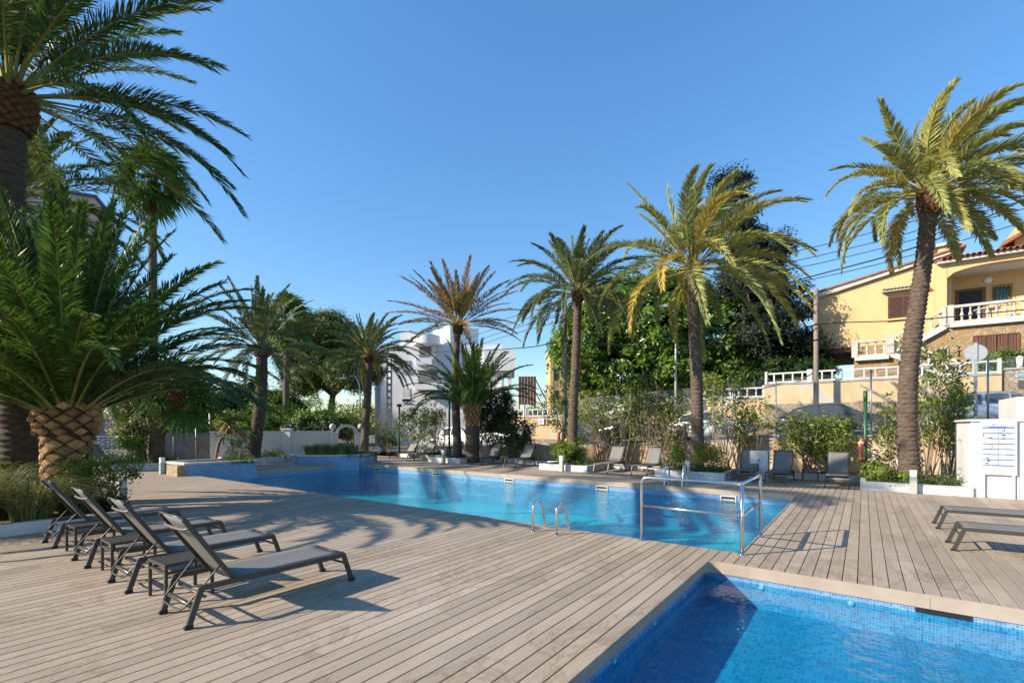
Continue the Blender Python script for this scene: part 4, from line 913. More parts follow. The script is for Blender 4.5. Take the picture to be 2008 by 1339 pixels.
cov(-2.1, -0.1, 17.15, 18.9, 0.14, 5200, 0.30, 'juniper', 361, 'low green creeper filling the planter under the leaning palm')
cov(3.9, 5.2, 17.2, 18.6, 0.14, 2600, 0.28, 'juniper', 362, 'low green creeper in the planter behind the far ladder')
cov(8.95, 9.9, 17.25, 18.8, 0.14, 2200, 0.26, 'juniper', 363, 'low dark creeper in the planter beside the rounded bush')
cov(16.0, 17.8, 17.6, 18.9, 0.14, 1600, 0.18, 'hedge_dark', 364, 'low leaves at the foot of the stubby palm')
cov(-2.0, 22.0, 19.35, 20.5, 0.14, 9000, 0.18, 'shrub_dark', 365, 'scattered low weeds in the bed below the street', 0.08)
ground_cover('creeping_juniper', 'green creeper under the pale variegated tree', [W(*A0), W(*A1), W(A1[0]+.7, A1[1]+1.5), W(A0[0]-.6, A0[1]+1.5)], 0.2, 4200, 0.10, 0.42, 'juniper', 366)
ground_cover('creeping_juniper', 'green creeper at the foot of the curved palm', [W(*B0), W(*B1), W(*B2), W(*B3)], 0.2, 4200, 0.10, 0.42, 'juniper', 367)
ground_cover('creeping_juniper', 'creeper spilling over the blue planter with rubble end', [W(8.7, 19.8), W(9.65, 19.72), W(9.7, 20.8), W(8.8, 20.9)], 0.36, 2600, 0.10, 0.30, 'juniper', 368)
ground_cover('creeping_juniper', 'dark creeper in the blue planter of tall grass', [W(13.9, 19.75), W(15.2, 19.5), W(15.2, 20.6), W(14.2, 20.7)], 0.38, 2600, 0.11, 0.28, 'hedge_dark', 369)
for i in range(5):
    grass_tuft(('first', 'second', 'third', 'fourth', 'fifth')[i]+' olive grass clump from the walkway in the blue pool-end planter', W(12.75+0.36*i, 21.1-0.28*i+random.uniform(-.1, .1), 0.40), 420, 0.85+0.1*(i % 2), 0.5, 'grass_blade', 380+i, 'grass_dry', group='grass clumps in the blue planter', rootr=0.22, width=0.010)
b = P(492, HY, 22.6); shrub('rose bush with red flowers beside the curved palm', Vector((b.x-0.6, b.y, .2)), 1.5, 0.7, 12, 900, 0.12, 'hedge', 391, spread=0.12)
fl = MB()
for px, py in ((471, 851), (481, 852)):
    c = P(px, py, 22.4); q = MB(); q.lathe([(0.0, -.07), (.06, -.05), (.09, 0), (.07, .05), (.0, .03)], 9, c=(0, 0, 0)); o = q.build('rose_flower', 'flower_red', loc=c)
    tag(o, 'deep red rose bloom at the top of the rose bush' if px < 475 else 'red rose bloom touching the curved palm trunk', 'flower', 'red roses')
# near palm bed: tall grasses, leafy shrub
for i, (u, v, n, h, sp, ln) in enumerate(((1.9, 12.05, 420, 1.2, 1.15, (0.35, -.1)), (1.0, 12.1, 400, 1.35, 1.25, (0.3, 0)), (2.55, 12.1, 280, 0.8, 0.9, (0.15, -.1)), (0.2, 12.4, 360, 1.4, 1.25, (0.3, 0)), (1.5, 12.9, 380, 1.5, 1.25, (0.4, 0)))):
    grass_tuft(('arching grass clump right behind the last near-row lounger', 'tall arching grass clump beside the palm bed kerb', 'short grass clump beside the fresh green shrub', 'tall grass clump at the open end of the palm bed', 'grass clump leaning against the squat palm trunk')[i], W(u, v, 0.12), n, h, sp, 'grass_blade', 400+i, 'grass_dry', ln, 'grass clumps in the palm bed', 0.0115, 0.26)
shrub('fresh green shrub between the squat palm and the bollard lamp', W(3.0, 12.45, 0.12), 1.05, 0.62, 13, 2600, 0.075, 'hedge', 411, spread=0.085, twigs=3, droop=0)
b = W(1.6, 15.0, .12); bush('bright green bush at the foot of the towering palm', b, [(0, 0, .55, .9, .6, .5)], 80, 3500, 0.1, 0.11, 'hedge', 412)
b = W(2.9, 12.0, .12); bush('low dark leafy bush beside the fresh green shrub', b, [(0, 0, .18, .4, .3, .2)], 40, 1500, 0.06, 0.06, 'hedge_dark', 413)
# yucca on a crooked stem
b = P(421, 890, 23.5); base = Vector((b.x, b.y, 0.15)); t = thing('yucca', 'yucca with spiky head and dead leaf skirt on a crooked stem', 'plant', base)
st = [P(x, y, 23.5)-base for x, y in ((423, 890), (430, 868), (443, 848), (446, 832))]; st[0].z = 0
m = MB(); pp = smooth_path(st, 5); m.tube(pp, [0.085-.002*k for k in range(len(pp))], 9); m.build('stem', 'bark', t)
rg = np.random.default_rng(421)
for nm, mat, n, e0, e1, L in (('green_leaves', 'yucca', 90, -5, 85, 0.62), ('dead_leaves', 'yucca_dry', 70, -80, -30, 0.62)):
    az = rg.uniform(0, 6.28, n); el = np.radians(rg.uniform(e0, e1, n)); d = np.stack([np.cos(el)*np.cos(az), np.cos(el)*np.sin(az), np.sin(el)], 1)
    tp = np.array(st[-1])+np.array([0, 0, 0.15 if n == 90 else 0.0]); C = tp+rg.normal(0, .06, (n, 3)); s_ = nrm(np.cross(d, rg.normal(0, 1, (n, 3))))*0.028
    V = np.stack([C-s_, C+s_, C+d*L*.5+s_*1.2, C+d*L*.5-s_*1.2, C+d*L*rg.uniform(.8, 1.15, (n, 1))], 1).reshape(-1, 3); i = np.arange(n)[:, None]*5
    np_obj(nm, V, np.concatenate([i+np.array([0, 1, 2]), i+np.array([0, 2, 3]), i+np.array([3, 2, 4])]), mat, t)

# the wooded skyline beyond the wall, one mass at this distance
rg = np.random.default_rng(601)
bl = [(x, 118+rg.uniform(-6, 6), rg.uniform(1.5, 3.4), rg.uniform(5, 8), 4, rg.uniform(3.2, 6.0)) for x in np.arange(-150, 24, 5.0)]
wood, _ = foliage('far_wood', None, rg, bl, 900, 42000, 1.0, 1.0, 'hedge', 0.5, zmin=-0.1)
tag(wood, 'low green woodland skyline far beyond the left wall', 'woodland', kind='stuff')
# ================================================================== POOLSIDE THINGS
def make_lounger():
    """x runs from the rear feet to the front feet, y across; backrest raised"""
    t = thing('sun_lounger', '', 'sun lounger'); W2 = 0.30
    for s in (-1, 1):
        y = s*W2
        MB().bar((0.09, y, 0.335), (1.575, y, 0.325), 0.026, 0.05).build('side_rail', 'metal_taupe', t)
        for a, b in (((0.10, y, 0.345), (0.0, y, 0.03)), ((1.565, y, 0.335), (1.675, y, 0.03))):
            lg = MB().bar(a, b, 0.028, 0.05, (0, 1, 0) if False else (1, 0, 0.3)).build('leg', 'metal_taupe', t)
            dx = 0.02 if b[0] > 1 else -0.015
            MB().cbox(b[0]-0.035+dx*0.3, b[0]+0.035+dx*0.3, y-0.018, y+0.018, 0.0, 0.034, 0.006).build('foot_cap', 'rubber', lg)
        bk = MB().bar((0.385, y*0.93, 0.345), (-0.035, y*0.93, 0.975), 0.024, 0.042).build('back_rail', 'metal_taupe', t)
    # cross tubes
    MB().tube([(0.045, -W2, 0.175), (0.045, W2, 0.175)], 0.024, 10).build('crossbar', 'metal_taupe', t)
    MB().tube([(0.13, -W2, 0.25), (0.13, W2, 0.25)], 0.013, 8).build('crossbar', 'metal_taupe', t)
    MB().tube([(1.60, -W2, 0.22), (1.60, W2, 0.22)], 0.013, 8).build('crossbar', 'metal_taupe', t)
    # U-shaped prop from the backrest down to the rear tube
    q = 0.26
    hx, hz = 0.385-0.42*q, 0.345+0.63*q
    MB().tube(smooth_path([(hx, -0.27, hz), (0.13, -0.255, 0.34), (-0.01, -0.235, 0.18)], 3)+smooth_path([(-0.035, -0.20, 0.155), (-0.04, 0, 0.15), (-0.035, 0.20, 0.155)], 3)+smooth_path([(-0.01, 0.235, 0.18), (0.13, 0.255, 0.34), (hx, 0.27, hz)], 3), 0.0085, 7).build('prop', 'metal_taupe', t)
    # slings: taut fabric with a slight hang
    def sling(p0, p1, name, dip):
        n, k = 8, 6; vs = []; fs = []
        for i in range(n+1):
            for j in range(k+1):
                a = i/n; y = -0.285+0.57*j/k; f = 4*(j/k)*(1-j/k)
                x = p0[0]+(p1[0]-p0[0])*a; z = p0[1]+(p1[1]-p0[1])*a
                dd = dip*f; nx, nz = -(p1[1]-p0[1]), (p1[0]-p0[0]); L = math.hypot(nx, nz)
                sg = -1 if nz > 0 else 1
                vs.append((x+sg*nx/L*dd, y, z+sg*nz/L*dd))
        for i in range(n):
            for j in range(k): a = i*(k+1)+j; fs.append((a, a+1, a+k+2, a+k+1))
        m = MB().add(vs, fs, True); o = m.build(name, 'sling', t); md = o.modifiers.new('thickness', 'SOLIDIFY'); md.thickness = 0.004; md.offset = 0
    sling((0.395, 0.362), (1.585, 0.352), 'seat_sling', 0.012)
    sling((0.395, 0.362), (-0.033, 0.985), 'back_sling', 0.016)
    # curved head bar behind the backrest
    MB().tube(smooth_path([(0.025, -0.275, 0.885), (-0.012, -0.22, 0.872), (-0.022, 0, 0.868), (-0.012, 0.22, 0.872), (0.025, 0.275, 0.885)], 4), 0.014, 6).build('head_bar', 'head_grey', t)
    MB().tube([(-0.035, -0.282, 0.982), (-0.035, 0.282, 0.982)], 0.010, 6).build('top_bar', 'metal_taupe', t)
    MB().tube([(1.575, -0.29, 0.338), (1.575, 0.29, 0.338)], 0.013, 6).build('front_bar', 'metal_taupe', t)
    return t
def make_flat_lounger():
    """the same lounger with its back laid flat"""
    t = make_lounger()
    for c in list(t.children):
        if c.name.split('.')[0] in ('back_rail', 'back_sling', 'head_bar', 'prop', 'top_bar'): bpy.data.objects.remove(c)
    for s in (-1, 1): MB().bar((0.385, s*0.279, 0.352), (-0.33, s*0.279, 0.36), 0.024, 0.04).build('back_rail', 'metal_taupe', t)
    MB().box(-0.33, 0.39, -0.275, 0.275, 0.366, 0.370).build('back_sling', 'sling', t)
    MB().tube([(-0.33, -0.28, 0.36), (-0.33, 0.28, 0.36)], 0.012, 6).build('top_bar', 'metal_taupe', t); return t
GN = 'loungers in the near row'; GF = 'loungers along the far side'
lp = make_lounger(); first = True
def put(proto, u, v, rz, label, group):
    global first
    if proto is lp and first: o = lp; first = False
    else: o = copy_tree(proto)
    o.location = W(u, v, 0.001); o.rotation_euler = (0, 0, rz); tag(o, label, None, group); return o
near = [(1.77, 5.15, 'taupe sun lounger at the open end of the near row, its whole side showing'), (1.77, 6.72, 'near-row taupe sun lounger between the two nearest slatted tables'),
        (1.77, 8.27, 'near-row taupe sun lounger second from the palm bed kerb'), (1.77, 9.95, 'near-row taupe sun lounger right beside the palm bed kerb')]
for u, v, lab in near: put(lp, u, v, ROT+random.uniform(-.012, .012), lab, GN)
far = [(17.95, 21.4, 'grey lounger behind the tall-grass planter, farther from the bollard lamp'), (17.75, 19.75, 'grey lounger between the green lamp post and the bollard lamp'),
       (17.3, 14.7, 'grey lounger just right of the stubby palm'), (17.15, 12.7, 'grey lounger beside the rounded green bush'), (17.2, 8.28, 'dappled grey lounger beside the slender palm planter'),
       (17.1, 6.68, 'grey lounger next to the far ladder planter'), (17.15, 3.25, 'grey lounger between the far ladder planter and white cabinet'),
       (17.05, 2.2, 'grey lounger in front of the white cabinet'), (17.0, 0.66, 'grey lounger beside the green lifebuoy pole')]
for u, v, lab in far: put(lp, u+1.675, v, ROT+PI+random.uniform(-.03, .03), lab, GF)
put(lp, 6.2, 22.9+4.2, ROT-0.9, 'shaded lounger against the breeze-block screen behind the squat palm', 'loungers by the screen wall')
put(lp, 3.2, 24.8, ROT-0.5, 'shaded lounger by the screen wall beside the towering palm', 'loungers by the screen wall')
fp = make_flat_lounger(); fp.location = W(9.72, -1.06-1.675, 0.001); fp.rotation_euler = (0, 0, ROT+PI/2)
tag(fp, 'flat taupe lounger across the boards beside the pool rail, nearer the paddling pool', 'sun lounger', 'flat loungers by the rail')
f2 = copy_tree(fp); f2.location = W(11.56, -1.06-1.675, 0.001); tag(f2, 'flat taupe lounger across the boards nearer the white notice wall', 'sun lounger', 'flat loungers by the rail')

def make_table():
    t = thing('side_table', '', 'side table'); s = 0.215; h = 0.40
    for x in (-s, s):
        for y in (-s, s): MB().box(x-0.014, x+0.014, y-0.014, y+0.014, 0, h-0.03).build('leg', 'metal_taupe', t)
    fr = MB()
    for a, b in (((-s-.014, -s), (s+.014, -s)), ((-s-.014, s), (s+.014, s))): fr.box(a[0], b[0], a[1]-.014, a[1]+.014, h-0.03, h)
    for x in (-s, s): fr.box(x-.014, x+.014, -s+.0145, s-.0145, h-0.03, h)
    fr.build('top_frame', 'metal_taupe', t)
    lo = MB()
    for y in (-s, s): lo.box(-s+.0145, s-.0145, y-.011, y+.011, h-0.105, h-0.08)
    for x in (-s, s): lo.box(x-.011, x+.011, -s+.0145, s-.0145, h-0.105, h-0.08)
    lo.build('lower_frame', 'metal_taupe', t)
    n = 10; proto = None; wd = (2*s-0.028)/n
    for i in range(n):
        x = -s+0.014+wd*(i+0.5)
        if proto is None: proto = MB().box(-wd/2+0.006, wd/2-0.006, -s+.0145, s-.0145, h-0.012, h-0.002).build('slat', 'metal_taupe', t); o = proto
        else: o = inst(proto, t)
        o.location = (x, 0, 0)
    cb = MB()
    for y in (-0.10, 0.0, 0.10): cb.box(-s+.0145, s-.0145, y-.012, y+.012, h-0.022, h-0.0125)
    cb.build('slat_carrier', 'metal_taupe', t); return t
tp = make_table(); ftab = True
for u, v, lab in ((2.09, 5.93, 'slatted side table next to the open-end lounger of the near row'), (2.06, 7.49, 'slatted side table in the middle of the near row'), (2.05, 9.1, 'slatted side table of the near row closest to the palm bed'),
                  (18.66, 1.43, 'slatted side table between the cabinet lounger and green lifebuoy pole'), (18.45, 7.48, 'dark slatted side table between the two shaded loungers'),
                  (18.35, 13.7, 'slatted side table between the stubby palm and the rounded bush'), (18.7, 20.55, 'slatted side table before the green lamp post')):
    if ftab: o = tp; ftab = False
    else: o = copy_tree(tp)
    o.location = W(u, v, 0.001); o.rotation_euler = (0, 0, ROT+random.uniform(-.03, .03)); tag(o, lab, None, 'slatted side tables')

# bollard lamps
bp = None
for u, v, lab in ((6.92, 21.45, 'square bollard lamp by the rubble end of the blue planter'), (3.55, 13.35, 'square bollard lamp beside the palm bed and fresh shrub'), (17.15, 16.7, 'bollard lamp before the stubby palm planter'),
                  (16.8, 9.8, 'bollard lamp before the rounded bush planter'), (16.75, 4.85, 'bollard lamp before the far ladder planter'), (16.82, -1.07, 'bollard lamp before the leaning palm planter')):
    if bp is None:
        bp = thing('bollard_lamp', lab, 'bollard lamp'); MB().cbox(-.075, .075, -.075, .075, 0, .44, .004).build('post', 'lamp_grey', bp)
        MB().box(-.071, .071, -.071, .071, .442, .60).build('diffuser', 'lamp_diffuser', bp); MB().cbox(-.075, .075, -.075, .075, .601, .625, .006).build('cap', 'lamp_diffuser', bp); o = bp
    else: o = copy_tree(bp)
    o.location = W(u, v, 0.001); o.rotation_euler = (0, 0, ROT); tag(o, lab, 'bollard lamp', 'square bollard lamps')

# stainless handrail round the pool corner
t = thing('pool_handrail', 'polished steel two-rail handrail wrapping the near pool corner', 'handrail', W(7.36, 1.38), ROT)
r = 0.0235; L1, L2, H = 1.46, 1.48, 1.0
def arc(c, r_, a0, a1, ax, ay, n=5): return [Vector(c)+Vector(ax)*r_*math.cos(a0+(a1-a0)*k/n)+Vector(ay)*r_*math.sin(a0+(a1-a0)*k/n) for k in range(n+1)]
MB().tube([(0, L1, 0)]+arc((0, L1-.1, H-.1), .1, 0, PI/2, (0, 1, 0), (0, 0, 1))+[(0, 0.0, H)], r, 12).build('top_rail', 'steel', t)
MB().tube([(0.002, 0, H-.0005), (L2-.1, 0, H)]+arc((L2-.1, 0, H-.1), .1, PI/2, 0, (1, 0, 0), (0, 0, 1))+[(L2, 0, 0)], r, 12).build('top_rail', 'steel', t)
MB().tube([(0, 0, 0), (0, 0, H-.01)], r*1.05, 12).build('post', 'steel', t)
MB().tube([(0, .02, .55), (0, L1-.02, .55)], r*.95, 12).build('mid_rail', 'steel', t); MB().tube([(.02, 0, .55), (L2-.02, 0, .55)], r*.95, 12).build('mid_rail', 'steel', t)
for x, y in ((0, 0), (0, L1), (L2, 0)): MB().lathe([(.055, 0.001), (.055, .008), (.034, .014), (.03, .03), (r, .032)], 18, (x, y, 0)).build('base_flange', 'steel', t)
def ladder(label, u, v, rz, deep):
    t = thing('pool_ladder', label, 'ladder', W(u, v, 0), rz, 'steel pool ladders')
    for y in (-.235, .235):
        pts = [(0, y, 0), (0, y, .36)]+arc((.15, y, .36), .15, PI, .35, (1, 0, 0), (0, 0, 1), 9)+[(.44, y, -.02), (.56, y, -.30), (.60, y, -.5), (.60, y, -deep)]
        MB().tube(pts, .0215, 10).build('stile', 'steel', t); MB().lathe([(.05, .001), (.05, .008), (.03, .014), (.0215, .016)], 16, (0, y, 0)).build('base_flange', 'steel', t)
    for z in (-.45, -.72): MB().box(.56, .64, -.235, .235, z-.012, z+.012).build('tread', 'steel', t)
    return t
ladder('polished steel ladder with hooped handles on the near pool edge', 6.9, 4.36, ROT, 1.0)
ladder('tall steel ladder on the far pool edge before the planter', 15.3, 4.72, ROT+PI, 1.0).scale = (1.15, 1.15, 1.25)

# lifebuoys and their poles
def ring_buoy(label, loc, rz, mat, tilt=0.0):
    t = thing('lifebuoy', label, 'lifebuoy', loc, rz, 'orange lifebuoys'); Rr, rr = .29, .075
    m = MB(); m.tube([(0, Rr*math.cos(a), Rr*math.sin(a)) for a in [2*PI*k/32 for k in range(32)]], rr, 12, closed=True); m.build('ring', mat, t)
    for k in range(4):
        a0 = 2*PI*k/4+PI/4; m = MB(); m.tube([(0, Rr*math.cos(a0+e), Rr*math.sin(a0+e)) for e in (-.1, -.05, 0, .05, .1)], rr*1.05, 12, caps=False); m.build('tape', 'reflective_tape', t)
    m = MB(); m.tube([(0, (Rr+rr+.012+.03*abs(math.sin(2*a)))*math.cos(a), (Rr+rr+.012+.03*abs(math.sin(2*a)))*math.sin(a)) for a in [2*PI*k/32 for k in range(32)]], .007, 5, closed=True); m.build('rope', 'reflective_tape', t); return t
c = PU(1697, 836, 18.9); zt = PU(1697, 766, 18.9).z
t = thing('lifebuoy_pole', 'dark green pole carrying the bright orange lifebuoy', 'pole', (c.x, c.y, 0)); MB().tube([(0, 0, -.05), (0, 0, zt-.35)], .052, 12).build('post', 'green_paint', t); MB().tube([(0, 0, zt-.34), (0, 0, zt)], .058, 12).build('sleeve', 'green_paint', t)
MB().box(-.09, .0, -.008, .008, zt-1.1, zt-1.06).build('hook', 'steel', t)
ring_buoy('bright orange lifebuoy seen edge-on, hanging on the green pole', Vector((c.x-0.14, c.y-.06, PU(1687, 882, 18.9).z)), R(135), 'orange')
c = PU(1107, 836, 19.0); zt = PU(1107, 792, 19.0).z
t = thing('lifebuoy_pole', 'green pole with black floodlight above the ring lifebuoy', 'pole', (c.x, c.y, .1)); MB().tube([(0, 0, -.05), (0, 0, zt-.1)], .045, 12).build('post', 'green_paint', t)
MB().bar((-.13, 0, zt-.02), (.13, 0, zt-.02), .12, .2).build('floodlight', 'black', t)
ring_buoy('weathered orange ring lifebuoy facing the pool below the floodlight pole', PU(1104, 855, 18.75), R(-52), 'orange_old')
for px, top, lab in ((783, 798, 'green lamp post with small floodlight behind the far loungers'), (881, 786, 'bright green post beside the brown palm')):
    c = PU(px, 836, 19.6); zt = PU(px, top, 19.6).z; t = thing('green_post', lab, 'lamp post', (c.x, c.y, 0.1), 0, 'green posts'); MB().tube([(0, 0, -.05), (0, 0, zt-.1)], .055, 12).build('post', 'green_paint', t)
    if px == 783:
        MB().bar((-.10, 0, zt), (.14, 0, zt), .14, .18).build('floodlight', 'black', t); MB().box(-.16, -.105, -.08, .08, zt-.08, zt+.1).build('lens', 'lamp_diffuser', t)
    else: MB().lathe([(.06, zt-.1), (.06, zt-.08), (0, zt-.05)], 12).build('cap', 'green_paint', t)
# white service cabinet
c = W(18.75, 2.95, 0); t = thing('service_cabinet', 'white metal service cabinet behind the loungers', 'cabinet', c, ROT); MB().cbox(-.2, .2, -.28, .28, 0, .95, .02).build('body', 'white_paint', t)
MB().box(-.207, -.2005, -.24, .24, .06, .88).build('door', 'white_paint', t); MB().box(-.212, -.2075, -.05, .05, .60, .62).build('vent', 'ink_blue', t); MB().box(-.212, -.2075, -.05, .05, .64, .66).build('vent', 'ink_blue', t)
c = PU(1765, 905, 18.9); t = thing('junction_box', 'small white junction box with curled cable behind the leaning palm', 'junction box', c, ROT)
MB().cbox(-.05, .05, -.09, .09, -.07, .07, .008).build('box', 'white_paint', t); MB().tube([(-.02, .09, .03), (-.02, .16, .05), (-.02, .22, 0), (-.02, .23, -.1), (-.02, .2, -.2)], .012, 6).build('cable', 'white_paint', t)
MB().tube([(0, -.05, -.07), (0, -.05, -(c.z-.1))], .012, 6).build('conduit', 'lamp_grey', t)

# white shower wall with the pool rules
t = thing('shower_wall', 'white slatted shower enclosure wall carrying the pool rules board', 'wall', W(17.0, -2.22), ROT)
MB().box(0, .12, -5.2, -.0, -.03, 1.93).build('front_panel', 'white_wall', t)
MB().box(.1205, 2.5, -.10, -.001, -.03, 1.93).build('side_panel', 'white_wall', t)
for k in range(9): MB().box(.14+.27*k, .15+.27*k+.235, -.0005, .014, -.02, 1.90).build('side_board', 'white_wall', t)
MB().box(-.05, 2.56, -.16, .07, 1.931, 1.985).build('top_cap', 'white_wall', t); MB().box(-.05, .17, -5.2, -.161, 1.931, 1.985).build('top_cap', 'white_wall', t)
for y in (-.84, -1.60, -2.4, -3.2): MB().box(-.016, -.0005, y-.035, y, -.02, 1.92).build('batten', 'white_wall', t)
MB().box(.35, 2.4, -5.2, -.9, 1.986, 2.55).build('tank_box', 'white_wall', t)
for z, m_ in ((1.42, 'shrub_yellow'), (.62, 'blue_white')):
    tp_ = MB(); tp_.tube([(1.3, .02, z), (1.3, .09, z), (1.3, .12, z-.04)], .014, 7); tp_.bar((1.26, .07, z+.03), (1.34, .07, z+.03), .02, .015); tp_.build('tap', 'galvanised', t)
# rules board
t = thing('rules_board', 'white framed pool rules board with blue lines and red signs', 'sign', W(16.955, -2.42), ROT)
BWd, z0, z1 = .60, .62, 1.90
y0, y1 = -BWd, 0.0
MB().box(-.03, .018, y0-.03, y1+.03, z0-.03, z1+.03).build('frame', 'white_paint', t)
for y in (y0, y1-.06): MB().box(-.022, .018, y, y+.06, 0.0, z0-.031).build('leg', 'white_paint', t)
MB().box(-.034, -.0305, y0+.012, y1-.012, z0+.012, z1-.012).build('panel', 'sign_white', t)
def ink(name, mat, rects):
    m = MB()
    for (a0, a1, b0, b1) in rects:                     # fractions: across from the viewer's left, down from the top
        ya, yb = y1-.012-a0*(BWd-.024), y1-.012-a1*(BWd-.024); za_, zb_ = z1-.012-b0*(z1-z0-.024), z1-.012-b1*(z1-z0-.024)
        m.quad((-.0352, ya, zb_), (-.0352, ya, za_), (-.0352, yb, za_), (-.0352, yb, zb_))
    m.build(name, mat, t)
rows = [.072, .100, .205, .312, .42, .525, .63, .735, .845]
ink('ruled_lines', 'ink_teal', [(0, 1, y-.009, y+.009) for y in rows]+[(.478, .502, .1, .845)])
txt = []; rg = random.Random(5)
for k in range(1, 8):
    yb = rows[k]
    for a0, a1 in ((.24, .47), (.72, .98)):
        for q in range(6):
            if rg.random() < .85: txt.append((a0+rg.uniform(0, .03), a1-rg.uniform(0, .1), yb+.016+q*.013, yb+.020+q*.013))
for q in range(9): txt.append((.30, .97-rg.uniform(0, .06), .857+q*.0135, .862+q*.0135))
txt += [(.28, .42, .02, .045), (.45, .56, .024, .04), (.64, .67, .018, .045), (.70, .72, .018, .045), (.78, .95, .02, .03), (.2, .75, .083, .09)]
ink('printed_text', 'ink_grey', txt)
for q_ in [(.60, .63, .15, .185), (.66, .70, .12, .18), (.53, .60, .19, .197), (.60, .72, .225, .26), (.62, .72, .285, .298), (.02, .05, .22, .28), (.2, .3, .29, .302), (.05, .14, .385, .392), (.06, .08, .36, .385), (.66, .78, .495, .505), (.66, .67, .545, .60), (.66, .82, .60, .604), (.96, .97, .545, .57),
                                   (.12, .20, .69, .715), (.55, .62, .715, .722), (.14, .24, .745, .77), (.09, .2, .80, .825), (.17, .22, .615, .625)]: ink('pictogram', 'ink_blue', [q_])
red = MB()
def strip(a, b, wd):                                   # diagonal red strokes
    def q(p): return Vector((-.0354, y1-.012-p[0]*(BWd-.024), z1-.012-p[1]*(z1-z0-.024)))
    A, B_ = q(a), q(b); d = (B_-A).normalized(); n_ = Vector((0, -d.z, d.y))*wd/2; red.quad(A-n_, B_-n_, B_+n_, A+n_)
for a, b in (((.52, .12), (.60, .15)), ((.56, .215), (.72, .265)), ((.80, .225), (.95, .265)), ((.02, .54), (.2, .62)), ((.66, .65), (.78, .70)), ((.02, .75), (.16, .785)), ((.05, .87), (.25, .95)), ((.16, .47), (.30, .50)), ((.56, .365), (.70, .39))): strip(a, b, .008)
for cx_, cy_ in ((.23, .475), (.63, .367)):
    for k in range(20):
        a, b = 2*PI*k/20, 2*PI*(k+1)/20; strip((cx_+.10*math.cos(a), cy_+.043*math.sin(a)), (cx_+.10*math.cos(b), cy_+.043*math.sin(b)), .009)
red.build('prohibition_marks', 'ink_red', t)
# ================================================================== WALLS AND FENCES
# ---- white boundary wall on the left
def seg_wall(t, name, a, b, z0, z1, th, mat):
    a = Vector((a[0], a[1], 0)); b = Vector((b[0], b[1], 0)); d = (b-a).normalized(); n = Vector((-d.y, d.x, 0))*th/2
    q = [a-n, b-n, b+n, a+n]; return MB().prism([(p.x, p.y) for p in q], z0, z1).build(name, mat, t)
wa, wm, wb = P(318, HY, 25.2).xy, P(411, HY, 25.8).xy, P(652, HY, 29.4).xy
t = thing('boundary_wall', 'long white boundary wall with pillars and one bare grey stretch', 'wall', (wa.x, wa.y, 0)); L = lambda p: (p.x-wa.x, p.y-wa.y)
seg_wall(t, 'grey_stretch', L(wa), L(wm), -.16, 1.46, .20, 'grey_concrete'); seg_wall(t, 'white_stretch', L(wm), L(wb), -.16, 1.48, .22, 'white_wall')
seg_wall(t, 'wall_cap', L(wm), L(wb), 1.481, 1.53, .27, 'white_wall')
for px, d in ((448, 26.4), (563, 27.95)):
    c = P(px, HY, d-.05); MB().box(c.x-wa.x-.25, c.x-wa.x+.25, c.y-wa.y-.18, c.y-wa.y+.18, -.16, 1.62).build('pillar', 'white_wall', t); MB().box(c.x-wa.x-.31, c.x-wa.x+.31, c.y-wa.y-.24, c.y-wa.y+.24, 1.621, 1.69).build('pillar_cap', 'white_wall', t)
for px, d in ((340, 25.2), (384, 25.45)):
    c = P(px, HY, d); MB().tube([(c.x-wa.x, c.y-wa.y, -.1), (c.x-wa.x, c.y-wa.y, 2.0)], .022, 6).build('wall_pipe', 'galvanised', t)
# gate arch beside the wall
c = P(680, HY, 29.6); t = thing('gate_arch', 'white arched garden gateway with iron gate and globe lamps', 'gate', (c.x, c.y, 0), .35); hw = .48
for s in (-1, 1):
    MB().box(s*(hw+.24)-.24, s*(hw+.24)+.24, -.2, .2, -.1, 1.38).build('gate_post', 'white_wall', t); MB().box(s*(hw+.24)-.28, s*(hw+.24)+.28, -.24, .24, 1.381, 1.45).build('post_cap', 'white_wall', t)
    MB().lathe([(0.05, 1.45), (.03, 1.58), (.10, 1.60), (.17, 1.70), (.19, 1.78), (.17, 1.87), (.10, 1.96), (0, 1.98)], 14, (s*(hw+.34), 0, 0)).build('globe_lamp', 'lamp_grey', t)
a = MB(); n = 14
for k in range(n):
    a0, a1 = PI*k/n, PI*(k+1)/n; q = [(r_*math.cos(a_), 1.36+r_*math.sin(a_)*.85) for r_, a_ in ((hw, a0), (hw, a1), (hw+.2, a1), (hw+.2, a0))]
    a.slab([(x, -.17, z) for x, z in q], (0, .34, 0))
a.build('arch', 'white_wall', t)
gm = MB()
for k in range(7): x = -hw+.08+k*(2*hw-.16)/6; gm.bar((x, 0, .05), (x, 0, 1.30+.35*math.sqrt(max(0, 1-(x/hw)**2))), .018, .018)
for z in (.15, .6, 1.05): gm.bar((-hw+.02, 0.02, z), (hw-.02, 0.02, z), .02, .02)
gm.build('iron_gate', 'black', t)
